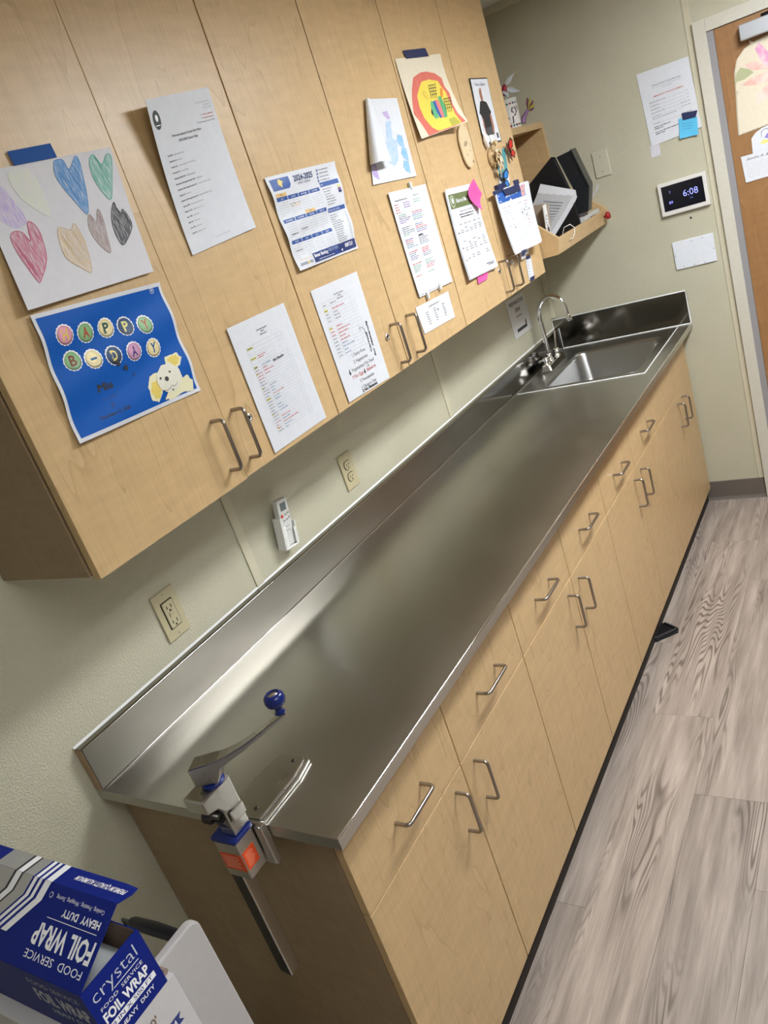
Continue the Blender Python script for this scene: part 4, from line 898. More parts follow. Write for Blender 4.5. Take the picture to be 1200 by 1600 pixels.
# 8 rainbow painting with navy tape
P = Paper('oval_painting', 'painting of a red and yellow oval on cream paper, lower corner lifting off the door', 'painting', [(617, 92), (688, 84), (731, 190), (659, 217)], 0.305, 0.229, dx=(0.001, 0.001, 0.050, 0.016), power=1.8, m=CREAM)
p = P.pr; zz = lambda x, y: P.ab(610 + x / 9.23, 70 + y / 9.23)
PC = (0.80, 0.73, 0.56)
p.poly([zz(*q) for q in ((330, 470), (430, 400), (520, 385), (640, 410), (740, 480), (780, 600), (850, 690), (900, 860), (980, 990), (1090, 1100), (1040, 1120), (860, 1200), (690, 1260), (560, 1310), (440, 1120), (340, 1000), (315, 800), (310, 640))], crayon((0.62, 0.10, 0.07), PC, 0.72, 60)); p.layer()
p.poly([zz(*q) for q in ((420, 600), (450, 530), (560, 500), (680, 520), (730, 600), (800, 690), (870, 850), (930, 990), (1030, 1120), (860, 1185), (700, 1240), (600, 1190), (490, 1060), (420, 900), (385, 740))], crayon((0.76, 0.60, 0.04), PC, 0.7, 60)); p.layer()
for L_, c_ in ((((575, 830), (600, 800), (640, 870), (700, 1050), (650, 1070), (600, 980)), (0.10, 0.42, 0.20)), (((610, 820), (640, 800), (720, 960), (750, 1050), (715, 1055), (650, 930)), (0.02, 0.10, 0.35)), (((640, 800), (680, 790), (770, 980), (780, 1050), (745, 1050), (690, 930)), (0.70, 0.18, 0.2)), (((680, 750), (720, 740), (800, 900), (820, 1040), (780, 1050), (740, 920)), (0.08, 0.35, 0.15)), (((715, 620), (750, 640), (755, 740), (735, 770), (715, 700)), (0.72, 0.25, 0.04)), (((835, 1070), (920, 1040), (1010, 1120), (890, 1170)), (0.42, 0.40, 0.05)), (((585, 930), (605, 950), (625, 1030), (590, 990)), (0.02, 0.02, 0.02))):
    p.poly([zz(*q) for q in L_], flat(c_, 0.6, name='poster_paint')); p.layer(0.00012)
for (x0_, y0_, sc_) in ((545, 590, 1.0), (765, 780, 0.95)):
    for k in range(4):
        p.stroke([zz(x0_ + k * 30, y0_), zz(x0_ + k * 30 - 10 + 45 * (x0_ > 700), y0_ + 90), zz(x0_ + k * 30 + 25 + 25 * (x0_ > 700), y0_ + 200 * sc_)] if False else [zz(x0_ - 5 + k * 14, y0_ + k * 45), zz(x0_ + 105 + k * 8, y0_ + k * 45 - 20)], 0.0030, INK)
        p.stroke([zz(x0_ + k * 30, y0_ - 5), zz(x0_ + 40 + k * 26, y0_ + 190)], 0.0030, INK)
p.stroke([zz(540, 790), zz(490, 740), zz(460, 700), zz(480, 675), zz(520, 700), zz(530, 750)], 0.002, flat((0.70, 0.42, 0.12), .6))
P.done('paint'); tape(P, [(629, 79), (664, 75), (670, 88), (635, 92)], NAVY)

# 9 menu list stack (classroom list) with clips
def stack(name, label, cat, corners, W, Hh, dxs, nsheets, m=PAPER, **kw):
    P = Paper(name, label, cat, corners, W, Hh, dx=dxs, m=m, **kw)
    for k in range(nsheets):
        mb = MB(); o_ = -0.0012 * (k + 1)
        da, db = random.uniform(-0.006, 0.004), random.uniform(-0.006, 0.004)
        mb.grid(lambda u, v: P.S(u * W + da, -v * Hh + db, o_ * 0.8), 6, 8, m); mb.build('under_sheet', P.root, solid=0.0003)
    return P
P = stack('allergy_list', 'stack of typed two-column list pages hung by two clear hooks, over the small card', 'paper', [(607, 303), (665, 289), (706, 437), (655, 462)], 0.2159, 0.2794, (0.006, 0.006, 0.006, 0.006), 2)
p = P.pr
p.text('Allergy & Diet Information', 0.022, -0.024, 0.0042, INK, w=0.068); p.text('Updated 6/2/24', 0.125, -0.020, 0.0042, INK, w=0.034)
for i in range(4): p.words(0.012, 0.034, -0.034 - 0.007 * i, 0.0045, REDINK)
for i in range(3): p.words(0.062, 0.098, -0.033 - 0.006 * i, 0.0044, PURPLEINK)
for i in range(2): p.words(0.122, 0.160, -0.031 - 0.006 * i, 0.0044, GREENINK)
table(p, 0.015, 0.185, [-0.054, -0.250], [0.015, 0.092, 0.185])
for cidx, a0 in enumerate((0.018, 0.095)):
    b = -0.062; i = 0
    while b > -0.235:
        m_ = random.choice((REDINK, BLUEINK, GREYINK, GREYINK, GREENINK, PURPLEINK, REDINK))
        p.words(a0, a0 + random.uniform(0.03, 0.07), b, 0.0046, m_); i += 1; b -= 0.0052 if i % 5 else 0.013
p.rect(0.098, -0.1235, 0.124, -0.1275, INK); P.done()
CL = flat((0.72, 0.73, 0.70), 0.25, name='clear_hook')
for (px_, py_) in ((641, 290), (668, 461), (687, 447)):
    c = hit(px_, py_, 0, XU + 0.006); MB().box(c.x - 0.005, c.x + 0.005, c.y - 0.006, c.y + 0.006, c.z - 0.012, c.z + 0.010, CL).build('adhesive_hook', P.root, bevel=0.003)
P = Paper('phone_card', 'small white card with three typed number columns below the list pages', 'card', [(649, 481), (700, 455), (711, 495), (664, 522)], 0.2159, 0.085, dx=(0.0005, 0.0005, 0.0005, 0.0005))
p = P.pr; p.text('CLASSROOM EXTENSIONS', 0.108, -0.018, 0.0042, INK, w=0.072, align='C')
for a0 in (0.045, 0.095, 0.155):
    for i in range(6): p.words(a0, a0 + 0.016, -0.030 - i * 0.0072, 0.0055, GREYINK)
p.text('A', 0.118, -0.040, 0.009, INK, bold=0.03); P.done()

# 10 balanced menu stack
P = stack('balanced_menu', 'green banner menu pages with a pink sticky note at their corner', 'menu', [(696, 296), (739, 286), (778, 415), (735, 436)], 0.2159, 0.2794, (0.010, 0.012, 0.014, 0.016), 2)
p = P.pr; GR = flat((0.14, 0.18, 0.07), 0.5, name='menu_green')
p.rect(0.008, -0.018, 0.208, -0.062, GR).layer(); p.disc(0.030, -0.040, 0.016, flat((0.62, 0.68, 0.52), 0.5, name='seal_pale'), ry=0.018).layer(); p.disc(0.030, -0.040, 0.0130, GR, ry=0.015).layer(); p.disc(0.030, -0.038, 0.007, TONER, ry=0.009)
p.text('Balanced Menu', 0.056, -0.046, 0.0125, TONER, w=0.090, bold=0.01)
p.text('Menu for July 15th - July 19th', 0.11, -0.076, 0.0052, INK, w=0.092, align='C'); p.words(0.055, 0.165, -0.085, 0.0048, INK); p.words(0.060, 0.160, -0.093, 0.0048, INK)
table(p, 0.008, 0.205, [-0.103, -0.120, -0.158, -0.208, -0.236, -0.252], [0.008, 0.032, 0.066, 0.100, 0.136, 0.170, 0.205])
for i in range(5): p.words(0.038 + i * 0.035, 0.056 + i * 0.035, -0.113, 0.0042, GREYINK)
for i in range(5):
    for b in (-0.126, -0.132, -0.138, -0.166, -0.173, -0.180, -0.187, -0.194, -0.214, -0.221): 
        if random.random() < 0.75: p.words(0.035 + i * 0.035, 0.048 + i * 0.035 + random.uniform(0, .012), b, 0.0044, GREYINK)
p.words(0.012, 0.024, -0.138, 0.005, INK); p.words(0.012, 0.026, -0.185, 0.005, INK); p.words(0.012, 0.024, -0.224, 0.005, INK); p.words(0.148, 0.2, -0.259, 0.004, INK); p.words(0.160, 0.2, -0.264, 0.004, INK); p.disc(0.024, -0.265, 0.006, GREYINK, n=12); p.layer(); p.disc(0.024, -0.265, 0.005, PAPER, n=12)
P.done()
PINK = flat((0.86, 0.10, 0.36), 0.6, name='pink_note')
def note(name, label, cat, quad, dxs, W, Hh, m, base=XU, ax=0):
    return Paper(name, label, cat, quad, W, Hh, dx=dxs, m=m, base=base, ax=ax, n=(5, 5))
P = note('sticky_note', 'hot pink sticky note angled over the corner of the green menu', 'sticky note', [(740, 279), (753, 303), (755, 328), (732, 305)], (0.020, 0.020, 0.030, 0.022), 0.076, 0.076, PINK)
for i in range(4): P.pr.stroke([(0.012, -0.018 - i * 0.014), (0.03, -0.014 - i * 0.014), (0.045, -0.02 - i * 0.014), (0.062, -0.014 - i * 0.014)], 0.0014, flat((0.3, 0.03, 0.2), .6))
P.done('handwriting')
P = note('pink_slip', 'pink paper slip showing under the bottom edge of the green menu', 'paper', [(746, 431), (764, 423), (761, 436), (748, 444)], (0.003, 0.003, 0.004, 0.004), 0.07, 0.05, PINK)
P.pr.stroke([(0.01, -0.02), (0.03, -0.016), (0.05, -0.02)], 0.0012, flat((0.3, 0.03, 0.2), .6)); P.done('handwriting')
lock(P.root, 1.975, 1.502, XU) if False else None

# 11 photo of a person, framed
P = Paper('portrait_print', 'narrow black-edged print of a person in black standing, high on the far cabinet', 'picture', [(735, 124), (761, 123), (783, 219), (757, 223)], 0.155, 0.213, dx=(0.004, 0.004, 0.004, 0.004))
MB().grid(lambda u, v: P.S(-0.004 + u * 0.163, 0.004 - v * 0.221, -0.0012), 2, 2, BLACK).build('black_mount', P.root, solid=0.001)
p = P.pr; SK = flat((0.36, 0.17, 0.11), 0.6, name='skin_print'); BKC = flat((0.018, 0.018, 0.02), 0.6, name='black_cloth_print'); p.text('Police Officer', 0.075, -0.022, 0.010, INK, w=0.095, align='C')
zz = lambda x, y: P.ab(700 + x / 8.0, 110 + y / 8.0)
p.poly([zz(*q) for q in ((390, 230), (402, 218), (412, 235), (425, 300), (438, 350), (438, 385), (420, 390), (400, 330), (388, 270))], SK)
p.poly([zz(*q) for q in ((400, 390), (425, 375), (480, 395), (540, 520), (530, 555), (520, 570), (555, 640), (580, 800), (500, 815), (470, 760), (440, 640), (415, 560), (395, 540))], BKC)
p.layer().poly([zz(*q) for q in ((520, 560), (540, 555), (575, 690), (585, 790), (572, 800), (550, 690))], SK).poly([zz(*q) for q in ((425, 565), (440, 600), (470, 730), (490, 800), (478, 790), (445, 690))], SK)
p.poly([zz(*q) for q in ((480, 720), (545, 700), (578, 800), (500, 812))], flat((0.07, 0.07, 0.08), 0.6, name='trouser_print')); p.rect(0.128, -0.185, 0.142, -0.203, INK); P.done('portrait')

# 12 wooden slice and bark ornament
BIRCH = wood('birch_slice', (0.72, 0.58, 0.37), (0.66, 0.51, 0.31), (0.55, 0.4, 0.22), 0.6, scale=4)
t = thing('wood_slice_face', 'thin oval wood slice with a drawn face, above the green menu', 'ornament', (XU, 1.955, 1.91))
q = MB(); cy_, cz_ = 1.957, 1.922
pts_ = []
for i in range(28):
    a_ = 2 * math.pi * i / 28; r1, r2 = 0.044, 0.069; yy = r1 * math.cos(a_) * (1 + 0.06 * math.sin(3 * a_)); z_ = r2 * math.sin(a_); rt = -0.12; pts_.append((cy_ + yy * math.cos(rt) - z_ * math.sin(rt), cz_ + yy * math.sin(rt) + z_ * math.cos(rt)))
q.prism(pts_, 0, XU + 0.004, XU + 0.010, BIRCH); q.build('slice', t, bevel=0.0008)
BRN = flat((0.22, 0.14, 0.08), 0.7, name='pencil_brown')
pr_ = Print(lambda a, b, l: Vector((XU + 0.0102 + l, cy_ + a, cz_ + b)), 0.0003); pr_.poly([(-0.025, 0.0), (-0.01, 0.014), (0.008, 0.016), (0.014, 0.010), (0.0, 0.0)], flat((0.38, 0.28, 0.18), .7)).disc(-0.008, -0.028, 0.003, BRN, n=8).disc(0.022, -0.052, 0.005, BRN, n=8).stroke([(0.02, 0.006), (0.028, 0.0), (0.03, -0.008)], 0.0015, BRN).disc(0.018, -0.016, 0.0022, BRN, n=8); pr_.build('drawn_face', t)
MB().tube([(XU + 0.006, cy_ + 0.004, cz_ + 0.066), (XU + 0.007, cy_ + 0.010, cz_ + 0.076), (XU + 0.006, cy_ + 0.014, cz_ + 0.066)], 0.0012, BRN, 6).build('hanging_loop', t)
MB().box(XU + 0.0003, XU + 0.004, cy_ - 0.008, cy_ + 0.008, cz_ - 0.01, cz_ + 0.01, BLACK).build('magnet', t)
t = thing('straw_ornament', 'bundled ornament of tan petals hanging left of the teal picture card', 'ornament', (XU, 2.155, 1.86))
STRAW = flat((0.66, 0.49, 0.26), 0.7, name='straw'); STRAW2 = flat((0.50, 0.34, 0.17), 0.7, name='straw_dark')
q = MB(); q.lathe((XU + 0.0005, 2.155, 1.862), (1, 0, 0), [(0.030, 0), (0.034, 0.006), (0.02, 0.014), (0, 0.016)], STRAW2, 14); q.build('core', t)
for i in range(34):
    a_ = random.uniform(0, 2 * math.pi); rr = random.uniform(0.008, 0.038); l_ = random.uniform(0.018, 0.034); w_ = l_ * 0.33
    cen = Vector((XU + 0.014 + random.uniform(0, 0.022), 2.155 + rr * 0.8 * math.cos(a_), 1.862 + rr * 1.5 * math.sin(a_))); dr_ = Vector((random.uniform(-.2, .5), math.cos(a_) * .6, math.sin(a_) * .6 - 0.7)).normalized(); sd_ = dr_.cross(Vector((1, 0.1, 0))).normalized(); nn = sd_.cross(dr_)
    MB().add([cen - dr_ * l_ / 2, cen + sd_ * w_ + nn * 0.003, cen + dr_ * l_ / 2, cen - sd_ * w_ + nn * 0.003, cen + nn * 0.006], [(0, 1, 4), (1, 2, 4), (2, 3, 4), (3, 0, 4), (0, 3, 2, 1)], random.choice((STRAW, STRAW, STRAW2, CREAM))).build('petal', t)
MB().tube([(XU + 0.010, 2.13, 1.90), (XU + 0.012, 2.12, 1.925), (XU + 0.008, 2.125, 1.945)], [0.007, 0.010, 0.003], flat((0.75, 0.70, 0.66), .6), 8).build('ribbon_tip', t)
MB().tube([(XU + 0.010, 2.175, 1.905), (XU + 0.006, 2.185, 1.935)], [0.006, 0.008], flat((0.72, 0.72, 0.68), .5), 8).build('ribbon_tip', t)

# 13 teal photo card, two butterflies
P = Paper('teal_picture_card', 'small teal picture card with a white lower part, above the blue menu', 'picture', [(774, 234), (789, 231), (797, 286), (781, 291)], 0.078, 0.115, dx=(0.002, 0.002, 0.002, 0.002), n=(3, 3))
p = P.pr; p.rect(0.002, -0.002, 0.076, -0.082, crayon((0.03, 0.24, 0.26), (0.25, 0.5, 0.5), 0.55, 60)).layer(); p.rect(0.024, -0.022, 0.050, -0.066, flat((0.28, 0.26, 0.26), .5)).layer(); p.rect(0.028, -0.026, 0.046, -0.06, flat((0.18, 0.12, 0.12), .5)); p.words(0.03, 0.06, -0.10, 0.004, GREYINK); P.done('picture')
def butterfly(px_, py_, label, colr, sc_, rot, lift):
    c = hit(px_, py_, 0, XU + lift); t = thing('butterfly_magnet', label, 'magnet', c)
    Rm = Matrix.Translation(c) @ Matrix.Rotation(rot, 4, 'X')
    WM = flat(colr, 0.4, name='wing')
    for s in (-1, 1):
        up = [(0, 0.002), (s * 0.006, 0.018), (s * 0.020, 0.026), (s * 0.026, 0.016), (s * 0.018, 0.002), (s * 0.003, -0.002)]; lo = [(0, -0.002), (s * 0.015, -0.002), (s * 0.020, -0.014), (s * 0.010, -0.024), (s * 0.002, -0.012)]
        for nm, L_ in (('wing', up), ('wing', lo)):
            k = Matrix.Rotation(-s * 0.3, 4, 'Z')
            vv = lambda q, x, e_=1.0: (Rm @ (k @ Vector((x, q[0] * sc_ * e_, 0)) + Vector((0, 0, q[1] * sc_))))
            cx_ = sum(q[0] for q in L_) / len(L_); cz2 = sum(q[1] for q in L_) / len(L_)
            mb = MB(); n_ = len(L_); mb.add([vv(q, 0.002) for q in L_] + [vv(q, 0.003) for q in L_], [tuple(range(n_)), tuple(range(2 * n_ - 1, n_ - 1, -1))] + [(i, (i + 1) % n_, n_ + (i + 1) % n_, n_ + i) for i in range(n_)], BLACK)
            inn = [(cx_ + (q[0] - cx_) * .74, cz2 + (q[1] - cz2) * .74) for q in L_]; mb.add([vv(q, 0.0033) for q in inn], [tuple(range(n_))], WM); mb.build(nm, t)
    MB().tube([Rm @ Vector((0.004, 0, -0.016 * sc_)), Rm @ Vector((0.006, 0, 0)), Rm @ Vector((0.004, 0, 0.016 * sc_))], [0.001, 0.0024, 0.0015], BLACK, 8).build('body', t)
butterfly(795, 236, 'red butterfly magnet at the upper right of the teal picture card', (0.55, 0.03, 0.02), 1.45, 0.3, 0.007)
butterfly(786, 281, 'blue butterfly magnet at the bottom of the teal picture card', (0.03, 0.20, 0.55), 1.4, -0.1, 0.007)

# 14 June menu stack hung with navy tape
P = stack('monthly_menu', 'thick curling stack of blue-headed monthly menus under navy tape at the far end', 'menu', [(774, 299), (826, 283), (847, 376), (806, 396)], 0.2159, 0.2794, (0.020, 0.026, 0.045, 0.045), 3, power=1.2, rest=0.004)
p = P.pr; JB = flat((0.012, 0.10, 0.42), 0.5, name='menu_blue')
p.rect(0.004, -0.008, 0.180, -0.056, JB).layer(); p.text('June', 0.050, -0.038, 0.012, TONER, w=0.032, bold=0.02); p.text('2024', 0.086, -0.037, 0.010, flat((0.4, 0.6, 0.85), .5), w=0.022); p.words(0.115, 0.13, -0.034, 0.005, TONER); p.words(0.008, 0.016, -0.025, 0.006, TONER); p.words(0.010, 0.020, -0.05, 0.006, TONER)
p.disc(0.165, -0.040, 0.013, flat((0.66, 0.38, 0.40), .6), ry=0.018); p.disc(0.158, -0.018, 0.009, flat((0.66, 0.38, 0.40), .6), ry=0.012, n=8); p.disc(0.176, -0.016, 0.009, flat((0.66, 0.38, 0.40), .6), ry=0.012, n=8); p.layer(); p.disc(0.165, -0.036, 0.0028, INK, n=8)
for i in range(5):
    for b in range(9):
        if random.random() < 0.7: p.words(0.015 + i * 0.036, 0.03 + i * 0.036 + random.uniform(0, .012), -0.080 - b * 0.014, 0.0035, random.choice((REDINK, GREYINK, LINE, LINE)))
for (a, b) in ((0.15, -0.115), (0.185, -0.117), (0.135, -0.125), (0.16, -0.14), (0.065, -0.175)): p.disc(a, b, 0.0032, INK, n=8)
for (a, b) in ((0.03, -0.095), (0.042, -0.094)): p.stroke([(a, b), (a + 0.012, b - 0.025)], 0.0018, GREENINK)
p.words(0.02, 0.15, -0.226, 0.003, LINE); p.words(0.02, 0.08, -0.238, 0.003, LINE); P.done()
for k, (quad, dl) in enumerate(([[(783, 297), (809, 288), (812, 298), (789, 306)], 0.004], [[(800, 283), (809, 280), (811, 287), (803, 290)], 0.001], [[(815, 392), (822, 389), (820, 398), (815, 401)], 0.0], [[(768, 300), (786, 294), (784, 299), (770, 306)], 0.002])):
    tape(P, quad, NAVY, lift=dl + 0.0015)
MB().box(XU + 0.0008, XU + 0.016, 2.115, 2.19, 1.755, 1.773, NAVY).build('tape_fold', P.root, bevel=0.003)
# curled back pages
mb = MB(); mb.grid(lambda u, v: Vector((XU + 0.004 + 0.028 * math.sin(math.pi * v) * (0.3 + u * 0.7) + 0.008 * v, 2.10 + 0.07 * v + 0.05 * u, 1.752 - 0.255 * v)), 4, 14, PAPER2); mb.build('curled_page', P.root, solid=0.0004)
mb = MB(); mb.grid(lambda u, v: Vector((XU + 0.012 + 0.034 * math.sin(math.pi * v) * (0.3 + u * 0.7) + 0.008 * v, 2.115 + 0.07 * v + 0.05 * u, 1.748 - 0.240 * v)), 4, 14, PAPER); mb.build('curled_page', P.root, solid=0.0004)
P = Paper('taped_label', 'narrow white label taped at both ends near the lower corner of the far door', 'label', [(821, 403), (829, 399), (835, 433), (827, 438)], 0.055, 0.078, dx=(0.0005,) * 4, n=(2, 3))
for i in range(5): P.pr.words(0.008, 0.020, -0.018 - i * 0.011, 0.004, REDINK if i == 1 else BLUEINK)
P.done(); tape(P, [(821, 401), (828, 398), (829, 403), (822, 406)], NAVY); tape(P, [(828, 434), (835, 430), (835, 436), (829, 440)], NAVY)

# 15 papers on the far wall and door
def wq(pts_): return pts_
P = Paper('emergency_sheet', 'white emergency phone numbers sheet on the far wall beside the door frame', 'paper', [(994, 117), (1075, 88), (1097, 198), (1018, 229)], 0.2159, 0.2794, ax=1, base=L, dx=(0.001, 0.001, 0.003, 0.002))
p = P.pr
p.text('Primrose School of Cedar Park West', 0.113, -0.062, 0.0050, INK, w=0.120, align='C', bold=0.01); p.text('2511 Scottsdale Drive, Cedar Park, TX 78641', 0.113, -0.070, 0.0036, GREYINK, w=0.115, align='C'); p.text('(512) 259-6000', 0.113, -0.078, 0.0036, GREYINK, w=0.04, align='C')
p.text('EMERGENCY PHONE NUMBERS', 0.113, -0.104, 0.0068, REDINK, w=0.125, align='C', bold=0.012)
for i, (tx, nb) in enumerate((('EMERGENCY MEDICAL OR FIRE', '911'), ('LAW ENFORCEMENT', '911'), ('FIRE DEPARTMENT', '911'), ('POISON CONTROL CENTER', '(800) 222-1222'), ('LOCAL HOSPITAL', '(512) 528-7000'), ('', ''), ('GAS COMPANY', '(800) 700-2443'))):
    b = -0.122 - i * 0.0135
    if not tx: p.words(0.028, 0.13, b + 0.006, 0.0042, GREYINK); continue
    wl = 0.0027 * len(tx); p.text(tx, 0.028, b, 0.0042, INK, w=wl); wn = 0.0027 * len(nb); p.text(nb, 0.190, b, 0.0042, INK, w=wn, align='R'); p.rect(0.030 + wl, b, 0.188 - wn, b + 0.0005, GREYINK)
for b, w_ in ((-0.216, 0.07), (-0.223, 0.04), (-0.236, 0.1), (-0.243, 0.04)): p.words(0.028, 0.028 + w_, b, 0.0045, INK)
P.done()
P = Paper('blue_sticky_note', 'light blue sticky note taped over the corner of the emergency sheet', 'sticky note', [(1060, 186), (1089, 182), (1091, 210), (1062, 217)], 0.076, 0.076, ax=1, base=L, dx=(0.005, 0.005, 0.014, 0.012), m=flat((0.10, 0.50, 0.78), 0.6, name='blue_note'), n=(4, 4))
for i in range(3): P.pr.words(0.014, 0.055, -0.022 - i * 0.011, 0.003, flat((0.05, 0.25, 0.45), .6))
P.done('handwriting')
tape(P, [(1065, 177), (1090, 172), (1087, 183), (1067, 188)], NAVY, lift=0.0015)
P = Paper('small_tab', 'small pale card tab sticking out below the emergency sheet', 'card', [(1015, 229), (1030, 223), (1033, 242), (1018, 247)], 0.042, 0.048, ax=1, base=L, dx=(0.0003,) * 4, m=flat((0.66, 0.64, 0.70), .5, name='tab_card'), n=(2, 2), rest=0.0008)
mb = P
DS = L - 0.018
t = thing('flower_painting', 'large cream paper with a painted pink lily, taped on the door', 'painting', (1.07, DS, 1.80))
FL = [(0.970, 1.80), (0.975, 1.87), (0.990, 1.915), (1.022, 1.945), (1.045, 1.952), (1.043, 1.968), (1.058, 1.956), (1.12, 1.965), (1.22, 1.96), (1.27, 1.90), (1.28, 1.78), (1.27, 1.655), (1.10, 1.648), (0.957, 1.640), (0.962, 1.72)]
pr_ = Print(lambda a, b, l: Vector((a, DS - 0.0008 - l, b)), 0.0); pr_.poly(FL, CREAM); o = pr_.build('sheet', t); d_ = o.modifiers.new('solid', 'SOLIDIFY'); d_.thickness = 0.0006
pr_ = Print(lambda a, b, l: Vector((a, DS - 0.0014 - l, b)), 0.0003)
PCr = (0.80, 0.73, 0.56)
pr_.poly([(0.985, 1.87), (1.0, 1.885), (1.03, 1.868), (1.045, 1.852), (1.01, 1.838), (0.972, 1.838)], flat((0.42, 0.44, 0.25), .7, name='leaf_paint'))
PK = crayon((0.72, 0.42, 0.36), (0.8, 0.7, 0.62), 0.5, 50); PK2 = crayon((0.70, 0.30, 0.50), (0.8, 0.7, 0.66), 0.5, 50)
for L_, m_ in ((((1.01, 1.89), (1.05, 1.89), (1.10, 1.865), (1.14, 1.83), (1.09, 1.845), (1.04, 1.86)), PK), (((0.99, 1.82), (1.03, 1.832), (1.09, 1.84), (1.14, 1.82), (1.08, 1.80), (1.04, 1.805)), PK), (((1.06, 1.93), (1.075, 1.95), (1.10, 1.91), (1.14, 1.83), (1.10, 1.85), (1.075, 1.88)), PK2), (((1.03, 1.73), (1.05, 1.77), (1.10, 1.80), (1.15, 1.81), (1.10, 1.76), (1.06, 1.74)), PK), (((1.14, 1.83), (1.20, 1.90), (1.24, 1.90), (1.20, 1.84)), PK2), (((1.14, 1.82), (1.22, 1.80), (1.25, 1.77), (1.18, 1.77)), PK), (((1.12, 1.80), (1.14, 1.72), (1.17, 1.70), (1.17, 1.78)), PK2)): pr_.poly(L_, m_); pr_.layer(0.0001)
pr_.disc(1.13, 1.81, 0.018, GD, n=10, wob=.2); pr_.build('painted_lily', t)
P = Paper('thank_you_card', 'white handwritten card on the door below the lily painting', 'card', [(0.955, DS, 1.559), (1.105, DS, 1.556), (1.107, DS, 1.456), (0.960, DS, 1.454)], 0.15, 0.104, ax=1, base=DS, dx=(0.0025,) * 4, n=(3, 3), pixels=False)
P.pr.text('Sandra A. &', 0.018, -0.020, 0.010, INK, w=0.085, shear=0.5)
for i in range(6): P.pr.words(0.014, 0.13, -0.036 - i * 0.010, 0.004, flat((0.62, 0.60, 0.62), .6))
P.done('handwriting')
t = thing('flower_card', 'white card with a small drawn flower, tucked behind the handwritten card', 'card', (1.05, DS, 1.60))
FCP = [(1.003, 1.615), (1.02, 1.632), (1.045, 1.643), (1.09, 1.648), (1.12, 1.62), (1.12, 1.545), (1.0, 1.545)]
pr_ = Print(lambda a, b, l: Vector((a, DS - 0.0018 - l, b)), 0.0); pr_.poly(FCP, PAPER); o = pr_.build('sheet', t)
pr_ = Print(lambda a, b, l: Vector((a, DS - 0.0018 - l, b)), 0.0003); pr_.stroke([(1.04, 1.61), (1.042, 1.63), (1.06, 1.638), (1.075, 1.625)], 0.002, INK).poly([(1.05, 1.605), (1.065, 1.62), (1.08, 1.605), (1.065, 1.597)], flat((0.25, 0.2, 0.55), .6)).poly([(1.03, 1.588), (1.045, 1.598), (1.08, 1.59), (1.05, 1.582)], flat((0.75, 0.7, 0.2), .6)); pr_.build('drawn_flower', t)

# sign by the sink, on the left wall
P = Paper('preparation_sink_sign', 'grey preparation sink sign on the wall left of the faucet', 'sign', [(789, 472), (817, 455), (832, 511), (806, 531)], 0.216, 0.17, base=0.0, dx=(0.001,) * 4, m=flat((0.62, 0.61, 0.60), .5, name='sign_paper'), n=(2, 2))
P.pr.text('PREPARATION', 0.108, -0.034, 0.018, INK, w=0.165, align='C', bold=0.02).text('SINK', 0.108, -0.066, 0.018, INK, w=0.062, align='C', bold=0.02); P.pr.words(0.075, 0.14, -0.088, 0.008, INK)
P.pr.rect(0.045, -0.136, 0.165, -0.150, INK).poly([(0.150, -0.137), (0.156, -0.118), (0.165, -0.110), (0.170, -0.137)], INK); P.done()

# ------------------------------------------------------------------ corner shelf unit
t = thing('corner_shelf', 'maple corner shelf unit with a sloped front tray, beside the last wall cabinet', 'shelf', (0, 2.425, 1.45))
YA, YB = 2.424, L - 0.001
side = [(0.001, 1.957), (0.173, 1.957), (0.178, 1.700), (0.272, 1.609), (0.378, 1.512), (0.378, 1.498), (0.364, 1.450), (0.001, 1.450)]
MB().prism(side, 1, YA, YA + 0.016, MAPLE).build('side_panel', t, bevel=0.001)
MB().prism(side, 1, YB - 0.018, YB, MAPLE).build('side_panel', t, bevel=0.001)
MB().box(0.001, 0.173, YA + 0.0161, YB - 0.0181, 1.930, 1.957, MAPLE).build('top_shelf', t, bevel=0.001)
MB().box(0.001, 0.352, YA + 0.0161, YB - 0.0181, 1.452, 1.468, MAPLE).build('bottom_shelf', t, bevel=0.001)
MB().prism([(0.3525, 1.450), (0.364, 1.450), (0.379, 1.512), (0.366, 1.512)], 1, YA + 0.0161, YB - 0.0181, MAPLE).build('front_lip', t, bevel=0.001)
MB().box(0.001, 0.008, YA + 0.0161, YB - 0.0181, 1.468, 1.929, MAPLE_EDGE).build('back_panel', t)
# contents, standing on the bottom shelf (z = 1.4685)
ZS = 1.4685
def obj_box(name, label, cat, c, size, rot, m, extra=None, bevel=0.002, part='body'):
    M_ = Matrix.Translation(Vector(c)) @ rot
    t_ = thing(name, label, cat, c); sx_, sy_, sz_ = size
    MB().box(-sx_ / 2, sx_ / 2, -sy_ / 2, sy_ / 2, 0, sz_, m, M_).build(part, t_, bevel=bevel)
    if extra: extra(t_, M_)
    return t_
Rx = lambda a_: Matrix.Rotation(math.radians(a_), 4, 'X'); Ry = lambda a_: Matrix.Rotation(math.radians(a_), 4, 'Y'); Rz = lambda a_: Matrix.Rotation(math.radians(a_), 4, 'Z')
BK2 = flat((0.010, 0.011, 0.013), 0.4, name='binder_black')
